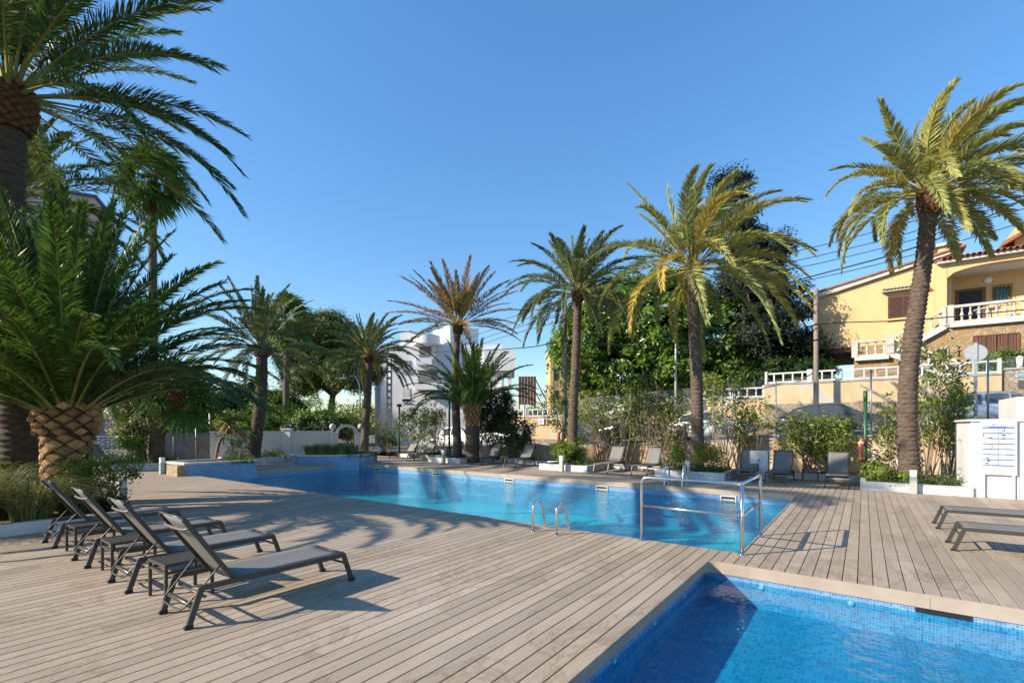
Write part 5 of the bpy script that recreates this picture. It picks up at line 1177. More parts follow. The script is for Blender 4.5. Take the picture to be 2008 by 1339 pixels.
# breeze-block screen at the far left
sa, sb = P(-40, HY, 21.0), P(232, HY, 24.4)
d = Vector((sb.x-sa.x, sb.y-sa.y, 0)); L_ = d.length; t = thing('screen_wall', 'white pierced breeze-block screen wall behind the palms', 'wall', (sa.x, sa.y, 0), math.atan2(d.y, d.x))
MB().box(0, L_, -.1, .1, -.16, .38).build('base_wall', 'white_wall', t); MB().box(0, L_, -.12, .12, 1.255, 1.33).build('top_rail', 'white_wall', t)
m = MB(); rws = 9; ch = (1.255-.38)/rws
for r_ in range(rws):
    z = .38+ch*r_; m.box(0, L_, -.09, .09, z-.014, z+.014) if r_ else None
    x = .16*(r_ % 2)
    while x < L_: m.box(x-.022, x+.022, -.088, .088, z+.0141, z+ch-.0141); x += .36
tag(m.build('pierced_blocks', 'white_wall', t), kind='stuff')
# ---- chain-link fence on the retaining wall
t = thing('chain_link_fence', 'galvanised chain-link fence standing on the street retaining wall', 'fence', W(WALL_U+.12, 0, 0), ROT)
FV0, FV1, FH = -6.0, 23.0, 2.2
v = FV0; pv = []
while v <= FV1+.01:
    zb_ = street_z(v)+.045; MB().tube([(0, v, zb_), (0, v, zb_+FH+.05)], .026, 8).build('fence_post', 'galvanised', t); v += 2.9
m = MB(); w_ = .0028; st = .068; sl = -.054
def wire(p, q):
    p = Vector(p); q = Vector(q); dd = (q-p).normalized(); n1 = Vector((1, 0, 0))*w_; n2 = dd.cross(Vector((1, 0, 0)))*w_
    vs = [p+n1, p-n1*.5+n2*.9, p-n1*.5-n2*.9, q+n1, q-n1*.5+n2*.9, q-n1*.5-n2*.9]; m.add(vs, [(0, 1, 4, 3), (1, 2, 5, 4), (2, 0, 3, 5)])
for sg in (1, -1):
    s = FV0-FH
    while s < FV1+FH:
        a0, a1 = (s, s+FH*sg) if sg == 1 else (s, s-FH)
        # clip to the run of the fence
        h0, h1 = 0.0, FH
        def vv(h): return s+sg*h
        if sg == 1: h0, h1 = max(h0, FV0-s), min(h1, FV1-s)
        else: h0, h1 = max(h0, s-FV1), min(h1, s-FV0)
        if h1-h0 > .05: wire((-.03+.004*sg, vv(h0), street_z(vv(h0))+.06+h0), (-.03+.004*sg, vv(h1), street_z(vv(h1))+.06+h1))
        s += st*1.15
tag(m.build('chain_mesh', 'galvanised', t), kind='stuff')
MB().tube([(-.03, FV0, street_z(FV0)+.06+FH), (-.03, FV1, street_z(FV1)+.06+FH)], .004, 5).build('top_wire', 'galvanised', t)
# ---- garden wall with white railings, stepping down the street
def garden_wall(label, v0, v1, zt, zst, rail=True):
    t = thing('garden_wall', label, 'wall', W(29.2, v0, 0), ROT, 'stepped garden wall across the street'); Lw = v1-v0
    zb0, zb1 = street_z(v0)-.1, street_z(v1)-.1
    MB().box(0, .30, 0.001, Lw-.001, min(zb0, zb1), zst).build('rubble_base', 'stone_wall', t); MB().box(.02, .28, 0.001, Lw-.001, zst+.001, zt-.06).build('rendered_wall', 'garden_plaster', t)
    MB().box(-.03, .33, 0.001, Lw-.001, zt-.059, zt).build('coping', 'pale_concrete', t)
    if rail:
        MB().box(.10, .19, 0.02, Lw-.02, zt+.50, zt+.58).build('top_rail', 'white_paint', t); MB().box(.10, .19, 0.02, Lw-.02, zt+.03, zt+.11).build('bottom_rail', 'white_paint', t)
        n = int(Lw/.42); pr = None
        for k in range(1, n):
            if pr is None: pr = MB().box(.115, .175, -.035, .035, zt+.111, zt+.499).build('baluster', 'white_paint', t); o = pr
            else: o = inst(pr, t)
            o.location = (0, Lw*k/n, 0)
        for y in (.0, Lw): MB().box(.03, .26, y-.12 if y else .002, y-.002 if y else .12, zt+.001, zt+.66).build('rail_post', 'white_paint', t)
        if Lw > 8.5: MB().box(.03, .26, Lw*.76, Lw*.76+.24, zt+.0015, zt+.66).build('rail_post', 'white_paint', t)
    return t
garden_wall('tall peeling yellow garden wall with white railing below the house', -4.8, 4.35, 4.10, 3.0)
garden_wall('middle yellow garden wall section with white railing behind the white car', 4.352, 12.3, 3.38, 2.2)
garden_wall('low yellow garden wall section with white railing behind the lifebuoy', 12.302, 22.5, 2.50, .9)
# stone gate pillar with letter boxes
t = thing('stone_pillar', 'rough stone gate pillar with blue plaque and grey letter box', 'pillar', W(29.0, -7.9, 0), ROT); zz = PU(1990, 724, 29.0).z
MB().box(0, .5, -2.0, 3.0, street_z(-6)-.2, zz).build('stonework', 'stone_wall', t); MB().box(-.05, .55, -2.05, 3.05, zz+.001, zz+.07).build('coping', 'pale_concrete', t)
y_ = lambda px: uv_of(*PU(px, HY, 29.0).xy)[1]+7.9
MB().box(-.025, -.001, y_(2030), y_(1995), PU(2000, 739, 29).z, PU(2000, 733, 29).z).build('plaque', 'blue_white', t); MB().box(-.06, -.001, y_(2030), y_(1996), PU(2000, 761, 29).z, PU(2000, 746, 29).z).build('letter_box', 'metal_taupe', t)
c = PU(1999, 718, 29.2); t = thing('garden_lantern', 'pale square lantern on the stone gate pillar', 'lantern', (c.x, c.y, zz+.07)); MB().box(-.06, .06, -.06, .06, 0, .08).build('foot', 'cast_stone', t); MB().lathe([(.10, .08), (.15, .38), (.11, .41)], 4, smooth=False).build('glass', 'lamp_diffuser', t); MB().lathe([(.18, .41), (.02, .52), (0, .53)], 4, smooth=False).build('roof', 'cast_stone', t)
# small white notice on the low garden wall
c = PU(1061, 826, 29.1); t = thing('wall_notice', 'small white notice with black writing on the yellow wall', 'sign', c, ROT)
MB().box(0, .05, -.24, .24, -.22, .22).build('plate', 'sign_white', t); q = MB()
for k, (a_, b_) in enumerate(((-.18, .18), (-.1, .17), (-.16, .12), (-.05, .17))): q.quad((-.003, b_, .13-.09*k), (-.003, a_, .13-.09*k), (-.003, a_, .10-.09*k), (-.003, b_, .10-.09*k))
q.build('lettering', 'ink_blue', t)

# ================================================================== HOUSE
HU = 33.0
def hv(px, u): return uv_of(*PU(px, HY, u).xy)[1]
def hz(px, py, u): return PU(px, py, u).z
house = thing('yellow_house', 'yellow rendered house with tiled roofs, arched porch and stone base', 'house', W(HU, 0, 3.95), ROT)
def hp(u, v, z): return (u-HU, v, z-3.95)
def hbox(name, mat, u0, u1, v0, v1, z0, z1, par=house): 
    a, b = hp(u0, v0, z0), hp(u1, v1, z1); return MB().box(a[0], b[0], a[1], b[1], a[2], b[2]).build(name, mat, par)
wl, wr = hv(1600, HU+.5), hv(1866, HU+.5)                 # wing, left to right (v falls to the right)
zE, zR = hz(1600, 583, HU+.5), hz(1866, 497, HU+.5); zU = hz(1640, 683, HU+.5)
m = MB(); m.slab([hp(HU+.5, wl, zU), hp(HU+.5, wr, zU), hp(HU+.5, wr, zR-.12), hp(HU+.5, wl, zE-.12)], (7.0, 0, 0)); m.build('wing_wall', 'yellow_plaster', house)
m = MB(); m.slab([hp(HU+.3, wl+.55, zE-.14-.1), hp(HU+.3, wr-.3, zR+.02), hp(HU+.3, wr-.3, zR+.20), hp(HU+.3, wl+.55, zE+.08)], (7.6, 0, 0)); rf = m.build('roof_edge', 'cast_stone', house)
m = MB(); m.slab([hp(HU+.22, wl+.65, zE+.085-.03), hp(HU+.22, wr-.55, zR+.205), hp(HU+.22, wr-.55, zR+.29), hp(HU+.22, wl+.65, zE+.15)], (7.8, 0, 0)); m.build('roof_tiles', 'roof_tile', house)
hbox('chimney', 'yellow_plaster', HU+.6, HU+1.5, wr-.18, wr+.5, zR-.1, zR+.45); hbox('chimney_cap', 'cast_stone', HU+.45, HU+1.65, wr-.42, wr+.62, zR+.451, zR+.60)
hbox('wing_floor', 'brown_wood', HU+.55, HU+7.4, wr, wl-.02, zU-.28, zU-.001)
# shuttered window with a little tiled hood
s0, s1 = hv(1741, HU+.5), hv(1800, HU+.5); zt_, zb_ = hz(1770, 580, HU+.5), hz(1770, 623, HU+.5)
win = hbox('window', 'brown_shutter', HU+.44, HU+.52, s1, s0, zb_, zt_)
n = 17
for k in range(n):
    for a_, b_ in ((s1+.05, (s0+s1)/2-.03), ((s0+s1)/2+.03, s0-.05)):
        o = MB().box(-.012, .012, a_, b_, -.018, .018).build('slat', 'brown_shutter', win); o.location = (HU+.43-HU, 0, zb_+.08+(zt_-zb_-.16)*k/(n-1)-3.95); o.rotation_euler = (0, .5, 0)
hbox('window_sill', 'yellow_plaster', HU+.38, HU+.5, s1-.08, s0+.08, zb_-.10, zb_-.005)
hbox('window_hood', 'cast_stone', HU+.15, HU+.5, s1-.35, s0+.25, zt_+.26, zt_+.32)
tl = None
def tile_row(v0, v1, u, z, rad, length, par, mat, drop=.12):
    n = int((v1-v0)/(rad*2.05))
    pr = None
    for k in range(n):
        if pr is None:
            pts = [(x, rad*math.cos(a_), rad*math.sin(a_)) for x in (0, length) for a_ in [PI*j/7 for j in range(8)]]
            inner = [(x, rad*.78*math.cos(a_), rad*.78*math.sin(a_)) for x in (0, length) for a_ in [PI*j/7 for j in range(8)]]
            q = MB().add(pts+inner, [(j, j+1, 8+j+1, 8+j) for j in range(7)]+[(16+j+1, 16+j, 24+j, 24+j+1) for j in range(7)]+[(j+1, j, 16+j, 16+j+1) for j in range(7)]+[(8+j, 8+j+1, 24+j+1, 24+j) for j in range(7)], True)
            pr = q.build('roof_tile', mat, par); o = pr
        else: o = inst(pr, par)
        a_ = hp(u, v0+rad*(1+2.05*k), z); o.location = a_; o.rotation_euler = (0, -drop, 0)
tile_row(s1-.35, s0+.25, HU+.10, zt_+.325, .075, .4, house, 'grey_tile', .3)
# porch: recessed wall, arched front, balcony
pv0, pv1 = -11.0, hv(1857, HU)
zF = hz(1940, 632, HU); zA = hz(1866, 545, HU+.2); zTop = hz(1930, 506, HU)
hbox('porch_back_wall', 'yellow_plaster', HU+2.0, HU+2.2, pv0, pv1, zF, zTop); hbox('porch_ceiling', 'white_wall', HU+.36, HU+2.0, pv0, pv1-.2, zTop-.3, zTop-.2)
hbox('porch_pier', 'yellow_plaster', HU+.05, HU+2.0, pv1-.001, pv1+.45, zF-.02, zTop)
ar = MB(); av0, av1 = pv1-4.3, pv1-.02; n = 18
def az_(v): q = (v-(av0+av1)/2)/((av1-av0)/2); return zA+.45*math.sqrt(max(0, 1-min(1, abs(q))**2.2))
for k in range(n):
    a_, b_ = av0+(av1-av0)*k/n, av0+(av1-av0)*(k+1)/n; ar.slab([hp(HU+.05, a_, az_(a_)), hp(HU+.05, b_, az_(b_)), hp(HU+.05, b_, zTop), hp(HU+.05, a_, zTop)], (.3, 0, 0))
ar.build('arched_front', 'yellow_plaster', house); hbox('porch_pier', 'yellow_plaster', HU+.05, HU+.35, av0-.6, av0-.001, zF, zTop)
hbox('eave_band', 'white_wall', HU-.25, HU+.5, pv0, pv1+.40, zTop+.001, zTop+.10)
m = MB(); m.slab([hp(HU-.3, pv1+.45, zTop+.105), hp(HU+5, pv1+.45, zTop+1.2), hp(HU+5, pv1+.45, zTop+1.3), hp(HU-.3, pv1+.45, zTop+.18)], (0, pv0-pv1-.45, 0)); m.build('porch_roof', 'roof_tile', house)
tile_row(pv0+2, pv1+.45, HU-.42, zTop+.15, .105, 5.6, house, 'roof_tile', .208)
# dark open doorway with brown frame, barred window, wall light
def opening(px0, px1, py0, py1, u, mat, fmat, name, fr=.09):
    a_, b_ = hv(px1, u), hv(px0, u); zb_, zt_ = hz((px0+px1)/2, py1, u), hz((px0+px1)/2, py0, u)
    o = hbox(name, mat, u-.03, u+.05, a_, b_, zb_, zt_); f = MB()
    for (q0, q1, r0, r1) in ((a_-fr, b_+fr, zt_, zt_+fr), (a_-fr, b_+fr, zb_-fr*.5, zb_), (a_-fr, a_, zb_, zt_), (b_, b_+fr, zb_, zt_)): x = hp(u-.06, q0, r0); y = hp(u+.04, q1, r1); f.box(x[0], y[0], x[1], y[1], x[2], y[2])
    f.build('frame', fmat, o); return a_, b_, zb_, zt_, o
opening(1880, 1926, 571, 625, HU+2.0, 'black', 'brown_wood', 'doorway', .13)
a_, b_, zb_, zt_, o = opening(1951, 1977, 566, 592, HU+2.0, 'dark_glass', 'brown_wood', 'window')
g = MB()
for k in range(6): y = a_-.1+(b_-a_+.2)*k/5; g.bar((HU+1.8-HU, y, zb_-.1-3.95), (HU+1.8-HU, y, zt_+.2-3.95), .02, .02)
for z in (zb_-.05, zt_+.15): g.bar((HU+1.8-HU, a_-.2, z-3.95), (HU+1.8-HU, b_+.2, z-3.95), .02, .02)
g.build('window_grille', 'green_paint', o)
c = hp(HU+1.98, hv(1938, HU+2), hz(1938, 549, HU+2)); MB().lathe([(0, -.06), (.14, -.05), (.2, 0)], 14, M=Matrix.Translation(c) @ Matrix.Rotation(PI/2, 4, 'Y')).build('porch_light', 'lamp_diffuser', house)
# balcony slab, stone ground floor
hbox('balcony_slab', 'white_paint', HU-.62, HU+2.0, pv0, pv1+.1, zF-.14, zF-.001)
hbox('stone_wall', 'stone_house', HU-.5, HU+.2, pv0, pv1+.1, 3.9, zF-.141)
sv = hv(1675, HU-.4)
m = MB(); m.slab([hp(HU-.48, pv1+.1, 3.9), hp(HU-.48, sv, 3.9), hp(HU-.48, sv, hz(1680, 700, HU)), hp(HU-.48, hv(1745, HU-.4), hz(1745, 699, HU)), hp(HU-.48, pv1+.1, zF-.15)], (1.3, 0, 0)); m.build('stair_block', 'stone_house', house)
hbox('wing_stone_foot', 'stone_house', HU+.52, HU+6, wr-.5, hv(1676, HU+.5), 3.9, zU-.01)
a_, b_, zb_, zt_, o = opening(1910, 1996, 657, 692, HU-.5, 'curtain', 'brown_wood', 'window', .05)
g = MB()
for k in range(1, 4): y = a_+(b_-a_)*k/4; g.bar((HU-.55-HU, y, zb_-3.95), (HU-.55-HU, y, zt_-3.95), .07, .05)
g.build('mullion', 'brown_wood', o); g = MB()
for k in range(1, 14): y = a_+(b_-a_)*k/14; g.bar((HU-.60-HU, y, zb_-.03-3.95), (HU-.60-HU, y, zt_+.03-3.95), .016, .016)
g.build('window_grille', 'green_paint', o); hbox('window_sill', 'cast_stone', HU-.68, HU-.5, a_-.1, b_+.1, zb_-.12, zb_-.03)
opening(1836, 1857, 685, 703, HU-.5, 'black', 'pale_concrete', 'window', .05)
# balustrades: turned balusters between rails
BAL = MB().lathe([(.06, 0), (.06, .05), (.035, .08), (.045, .14), (.078, .24), (.07, .32), (.035, .42), (.03, .50), (.05, .54), (.06, .58), (.06, .62)], 8); bal_proto = None
def balustrade(u, v0, z0, v1, z1, h=.90, band=True):
    global bal_proto
    hh = h-.24; n = max(2, int(abs(v1-v0)/.30)); par = house
    a_, b_ = Vector(hp(u, v0, z0)), Vector(hp(u, v1, z1)); up = Vector((0, 0, 1))
    MB().bar(a_+up*(h-.06), b_+up*(h-.06), .22, .12).build('handrail', 'cast_stone', house); MB().bar(a_+up*.06, b_+up*.06, .20, .12).build('plinth', 'cast_stone', house)
    if band: MB().bar(a_-up*.09, b_-up*.09, .30, .18).build('white_band', 'white_paint', house)
    for k in range(n):
        p = a_.lerp(b_, (k+.5)/n)
        if bal_proto is None: bal_proto = BAL.build('baluster', 'cast_stone', house); o = bal_proto
        else: o = inst(bal_proto, house)
        o.location = p+up*.12; o.scale = (1, 1, (h-.24)/.62)
    for p in (a_, b_): MB().box(p.x-.14, p.x+.14, p.y-.14, p.y+.14, p.z, p.z+h+.03).build('pedestal', 'cast_stone', house)
bu = HU-.55
vB, zB = hv(1862, bu), zF; vC = hv(1745, bu); zC = hz(1745, 697, bu); vD = hv(1676, bu)
balustrade(bu, vB, zB, -10.8, zB); balustrade(bu, vB+.16, zB-.05, vC-.1, zC+.05); balustrade(bu-.05, vC+.05, zC, vD, zC)
balustrade(bu-.9, vC, zC, hv(1885, bu-.9), 4.05, .85)
# patio table and a coloured pot seen through the balusters
for px, nm, mt, lab in ((1981, 'flower_pot', 'blue_white', 'small blue pot on the house balcony'), (1992, 'hanging_ball', 'orange', 'small orange pot on the house balcony')):
    c = PU(px, 600, HU); o = MB().lathe([(.08, 0), (.14, .12), (.16, .26), (.13, .28)], 10).build(nm, mt, loc=(c.x, c.y, zF)); tag(o, lab, 'pot')
c = PU(1935, 600, HU+.4); t = thing('patio_table', 'round patio table on the house balcony', 'table', (c.x, c.y, zF)); MB().lathe([(.5, .70), (.5, .74)], 18).build('top', 'cast_stone', t)
for k in range(3): MB().tube([(.3*math.cos(k*2.1), .3*math.sin(k*2.1), 0), (.2*math.cos(k*2.1), .2*math.sin(k*2.1), .7)], .02, 6).build('leg', 'black', t)
# upper house part at the right edge
hbox('upper_wall', 'yellow_plaster', HU+3.4, HU+9, -12, hv(1990, HU+3.4), zTop+.2, zTop+2.2)
m = MB(); v_ = hv(1975, HU+3.2); m.slab([hp(HU+2.9, v_+.2, zTop+1.25), hp(HU+2.9, v_-5.0, zTop+4.2), hp(HU+2.9, v_-5.0, zTop+4.4), hp(HU+2.9, v_+.2, zTop+1.45)], (7, 0, 0)); m.build('upper_roof', 'roof_tile', house)
# roof aerial
c = PU(1869, 490, HU+1); t = thing('television_aerial', 'thin television aerial mast on the house roof', 'aerial', c); top = hz(1869, 418, HU+1)-c.z; MB().tube([(0, 0, -.4), (0, 0, top)], .022, 6).build('mast', 'galvanised', t)
for dx, z in ((-.25, top-.35), (.12, top-.1)): MB().bar((dx, 0, z-.28), (dx+.06, 0, z+.28), .03, .10).build('antenna_panel', 'white_paint', t)
g = MB(); g.tube([(-.3, 0, top-.35), (.3, 0, top-.1)], .012, 5)
for k in range(5): g.tube([(-.1+.1*k, -.2, top-.27+.04*k), (-.1+.1*k, .2, top-.27+.04*k)], .007, 4)
g.build('antenna_rods', 'galvanised', t)
# oleander by the house
for i, (px, lab) in enumerate(((1945, 'leafy green oleander below the barred house window'), (1985, 'oleander with pink blooms beside the stone pillar lantern'))):
    c = PU(px, HY, 30.5); bush(lab, Vector((c.x, c.y, 3.9)), [(0, 0, .7, .7, .6, .6)], 70, 2600, .14, .2, 'hedge', 500+i, 'oleanders before the house', narrow=.22)

# ================================================================== OTHER BUILDINGS
# white apartment building
dB = 50.0
bw = thing('white_building', 'white modern apartment building with round balcony and roof tower', 'building', (P(850, HY, dB).x, dB, -.1)); bx = P(850, HY, dB).x
def wx(px, d=dB): return (px-CX)/FPX*d-bx
def wz(py, d=dB): return CH+(HY-py)/FPX*d+.1
def wb_(name, mat, px0, px1, py0, py1, y0, y1, par=bw, d=dB): return MB().box(wx(px0, d), wx(px1, d), y0, y1, wz(py1, d), wz(py0, d)).build(name, mat, par)
MB().box(wx(768), wx(985), 0, 9, -.5, wz(676)).build('main_block', 'white_building', bw); MB().box(wx(742), wx(767), .8, 8, -.5, wz(676)).build('stair_block', 'white_building', bw)
MB().box(wx(728), wx(741.5), 1.4, 8, -.5, wz(690)).build('louvre_tower', 'pale_concrete', bw)
pr = None
for k in range(46):
    if pr is None: pr = MB().box(wx(727), wx(742.5), 1.25, 1.38, 0, .09).build('louvre', 'white_building', bw); o = pr
    else: o = inst(pr, bw)
    o.location = (0, 0, wz(860)+k*.205)
tm = Matrix.Translation((wx(888), 2.6, 0)) @ Matrix.Rotation(R(38), 4, 'Z'); m = MB(); m.box(-1.75, 1.75, -1.75, 1.75, wz(690), wz(645, 52), tm); m.build('roof_tower', 'white_building', bw)
m = MB(); m.box(-1.8, 1.8, -1.8, 1.8, wz(660, 52), wz(645.2, 52)+.03, tm); m.build('tower_parapet', 'white_building', bw)
MB().lathe([(1.25, wz(678)), (1.35, wz(677.5)), (1.35, wz(660)), (1.2, wz(659.5)), (1.2, wz(663)), (0, wz(663))], 40, (wx(838), -.2, 0), smooth=False).build('round_balcony', 'white_building', bw)
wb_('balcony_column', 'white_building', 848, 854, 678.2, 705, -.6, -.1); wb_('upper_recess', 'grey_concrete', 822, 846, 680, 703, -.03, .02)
m = MB(); m.slab([(wx(782), .5, wz(676)), (wx(842), .5, wz(676)), (wx(842), .5, wz(668)), (wx(800), .5, wz(645)), (wx(790), .5, wz(645)), (wx(782), .5, wz(655))], (0, 5, 0)); m.build('stepped_gable', 'white_building', bw)
m = MB(); m.slab([(wx(801), .4, wz(649)), (wx(838), .4, wz(658)), (wx(822), 4, wz(648)), (wx(808), 4, wz(646))], (0, 0, .15)); m.build('tiled_roof', 'grey_tile', bw)
def bwin(px0, px1, py0, py1, mat, shut=False):
    o = wb_('window', mat, px0, px1, py0, py1, -.05, .05)
    wb_('window_sill', 'white_building', px0-1.2, px1+1.2, py1, py1+1.2, -.14, -.001, o)
    if shut:
        pr = None
        for k in range(9): wb_('slat', 'white_building', px0+.6, px1-.6, py0+1+k*(py1-py0-2)/9, py0+2+k*(py1-py0-2)/9, -.09, -.052, o)
bwin(789, 805, 707, 730, 'dark_glass', True); bwin(789, 804, 761, 781, 'white_paint'); bwin(789, 804, 783, 788, 'dark_glass')
# recessed balconies
for py, w0, w1 in ((752, 820, 858), (704, 822, 848)):
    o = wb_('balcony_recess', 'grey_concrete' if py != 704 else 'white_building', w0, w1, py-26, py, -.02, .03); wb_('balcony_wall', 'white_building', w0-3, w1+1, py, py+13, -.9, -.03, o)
    r_ = MB(); r_.tube([(wx(w0-2), -.85, wz(py-5)), (wx(w1), -.85, wz(py-5))], .04, 6); r_.build('balcony_rail', 'blue_rail', o)
wb_('wing_block', 'white_building', 950, 1009, 686, 728, -.8, 7); wb_('wing_column', 'white_building', 982, 985.5, 728, 850, -.4, .1); wb_('wing_column', 'white_building', 996, 1003, 728, 850, -.4, .1)
wb_('wing_deck', 'white_building', 960, 1008, 782, 800, -.8, 7); wb_('chimney', 'white_building', 956, 966, 678, 690, 1, 2); wb_('chimney_cap', 'grey_concrete', 955, 967, 673, 677.8, .9, 2.1)
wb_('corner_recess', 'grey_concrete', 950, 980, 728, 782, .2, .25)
# wrought-iron ornament in flowing script
q = [(773, 712), (774, 703), (777, 699), (781, 701), (779, 707), (775, 708), (779, 712), (783, 711), (785, 708), (787, 711), (789, 708), (791, 711), (793, 708), (795, 710), (800, 709)]
m = MB(); m.tube(smooth_path([(wx(x), -.06, wz(y)) for x, y in q], 4), .05, 5); m.tube(smooth_path([(wx(x), -.06, wz(y)) for x, y in ((772, 716), (778, 720), (786, 719), (790, 713), (786, 714))], 4), .04, 5); m.build('iron_script', 'black', bw)
# ladder-like chimney mast in front of it
c = P(763.5, HY, 44); t = thing('concrete_post', 'tall concrete lattice post before the white building', 'post', (c.x, c.y, -.1)); zt = P(763, 700, 44).z
for x in (-.19, .19): MB().box(x-.06, x+.06, -.1, .1, 0, zt).build('upright', 'cast_stone', t)
for k in range(13): MB().box(-.129, .129, -.08, .08, .2+k*.6, .42+k*.6).build('rung', 'cast_stone', t)
# pale neighbour seen behind the glossy tree
c = P(1092, HY, 44); t = thing('pale_tower', 'pale cream building edge showing behind the glossy tree', 'building', (c.x, c.y, 0)); MB().box(-.6, 3.5, 0, 5, -.2, P(1080, 690, 44).z).build('wall', 'yellow_plaster', t); MB().box(-.75, 3.6, -.1, 5.1, P(1080, 690, 44).z+.001, P(1080, 686, 44).z).build('roof_edge', 'cast_stone', t)
for k in range(3): MB().box(-.3, .1, -.04, .02, 2.0+2*k, 3.1+2*k).build('window', 'dark_glass', t)
# tall pink and white apartment block on the left
lc = P(185, HY, 45.0); HB = P(185, 388, 45.0).z+.1; SD = 6.8
lb = thing('apartment_block', 'tall white and pink apartment block with blue end screens behind palms', 'building', (lc.x, lc.y, -.1), math.atan2(.42, .907))
MB().box(-24, 0, 0, SD, -.3, HB).build('facade', 'pink_paint', lb); MB().box(-24.2, .25, -.25, SD+.2, HB+.001, HB+.22).build('roof_edge', 'blue_rail', lb)
fh = 2.75; k = 0; z = 1.75
while z < HB-2.5:
    fl = MB().box(-24, -.3, -1.5, -.001, z-.001, z+.16).build('balcony_floor', 'white_building', lb)
    MB().box(-24, -.3, -1.5, -1.38, z+.161, z+.85).build('parapet', 'pink_paint', fl)
    MB().box(-24, -.3, -.06, -.002, z+.9, z+fh-.12).build('back_wall', 'white_building', fl)
    MB().tube([(-24, -1.44, z+1.02), (-.3, -1.44, z+1.02)], .035, 6).build('rail', 'blue_rail', fl)
    if k > 1: MB().box(.001, .06, SD-1.6, SD-.1, z+.16, z+fh-.1).build('end_screen', 'blue_panel', fl)
    for x0, x1 in ((-20, -18.5), (-16, -14.5), (-12, -10.4), (-8, -6.4), (-4.2, -3.2), (-1.7, -1.3)): MB().box(x0, x1, -.10, -.062, z+.2, z+2.3).build('window', 'dark_glass', fl)
    z += fh; k += 1
MB().box(-24, -.3, -1.9, -1.75, -.2, 1.4).build('ground_wall', 'pink_paint', lb)

# ================================================================== STREET FURNITURE
def cobra(label, px, base_py, d, top_py, arm_px, arm_py, zb_):
    c = P(px, HY, d); t = thing('street_lamp', label, 'street lamp', (c.x, c.y, zb_), 0, 'street lamps'); h = P(px, top_py, d).z-zb_; e = P(arm_px, arm_py, d)-Vector((c.x, c.y, zb_)); e.y = 0
    MB().tube(smooth_path([(0, 0, 0), (0, 0, h*.5), (0, 0, h*.82), (e.x*.25, 0, h*.98), (e.x*.8, 0, e.z+.03)], 5), [.085-.0022*k for k in range(21)], 8).build('mast', 'galvanised', t)
    s_ = 1 if e.x > 0 else -1
    MB().lathe([(0, -.42), (.10, -.36), (.15, -.1), (.13, .2), (.06, .36), (0, .38)], 10, M=Matrix.Translation((e.x, 0, e.z)) @ Matrix.Rotation(PI/2, 4, 'Y') @ Matrix.Diagonal((.6, 1, 1, 1))).build('lamp_head', 'lamp_diffuser', t); return t
cobra('curved steel street lamp beside the short palm', 705, 850, 36, 735, 668, 742, -.1)
cobra('street lamp standing before the glossy round tree', 1325, 760, 27.5, 596, 1301, 601, street_z(7))
c = P(411, HY, 38); t = thing('ball_lamp', 'thin post with round lamp beyond the left wall', 'street lamp', (c.x, c.y, -.1)); zt = P(411, 806, 38).z; MB().tube([(0, 0, 0), (0, 0, zt)], .06, 8).build('post', 'lamp_diffuser', t); MB().lathe([(.05, zt), (.3, zt+.12), (.38, zt+.3), (.3, zt+.5), (0, zt+.6)], 12).build('globe', 'lamp_grey', t)
def pole(label, px, top, u, rad):
    c = PU(px, HY, u); uu, vv_ = uv_of(c.x, c.y); zb_ = street_z(vv_); zt = PU(px, top, u).z; t = thing('utility_pole', label, 'utility pole', (c.x, c.y, zb_), 0, 'wooden utility poles')
    MB().tube([(0, 0, -.1), (.01, 0, (zt-zb_)*.5), (0, 0, zt-zb_)], [rad, rad*.9, rad*.78], 10).build('shaft', 'pole_wood', t); MB().tube([(0, 0, zt-zb_-2.6), (0, 0, zt-zb_-2.52)], rad*.92, 10).build('cable_clamp', 'black', t); return c, zt
pole('wooden utility pole rising before the glossy tree beside the slender palm', 1107, 580, 24.0, .16); pole('wooden utility pole in front of the house wing', 1600, 566, 28.2, .13)
# overhead wires
def wire_run(label, pts, rad, mat='black'):
    pp = [P(x, y, d) for x, y, d in pts]; m = MB(); m.tube(smooth_path(pp, 8), rad, 5); tag(m.build('overhead_wire', mat), label, 'wire', 'overhead wires')
for k, (a_, b_, c_, e_) in enumerate(((664, 598, 484, 362), (676, 610, 503, 385), (687, 622, 518, 402), (697, 634, 546, 428))):
    wire_run(('topmost', 'second', 'third', 'lowest')[k]+' thin overhead wire sloping above the poles', [(880, a_, 46), (1085, b_, 29), (1600, c_, 22), (2080, e_-12, 15.5)], .018)
wire_run('thick twisted overhead cable crossing behind the leaning palm crown', [(830, 692, 48), (1000, 684, 34), (1107, 667, 27.5), (1370, 600, 24.5), (1600, 540, 22), (1815, 478, 18.5), (2080, 358, 15.5)], .032)
wire_run('black cable passing the house pole below the balcony', [(1107, 668, 27.5), (1300, 680, 26), (1480, 671, 24.3), (1600, 637, 23.7), (1800, 627, 22), (2080, 600, 19)], .026)
# back of a round road sign on its post
c = PU(1913, HY, 21.4); uu, vv_ = uv_of(c.x, c.y); zb_ = street_z(vv_)-.05; zt = PU(1913, 672, 21.4).z-zb_; t = thing('road_sign', 'round road sign seen from its grey back', 'road sign', (c.x, c.y, zb_), -.72)
MB().box(-.045, .045, -.02, .02, 0, zt).build('post', 'galvanised', t); zc = PU(1915, 692, 21.4).z-zb_; MB().lathe([(0, -.012), (.28, -.012), (.29, 0), (.28, .012), (0, .012)], 32, M=Matrix.Translation((0, .035, zc)) @ Matrix.Rotation(PI/2, 4, 'X'), smooth=False).build('disc', 'galvanised', t)
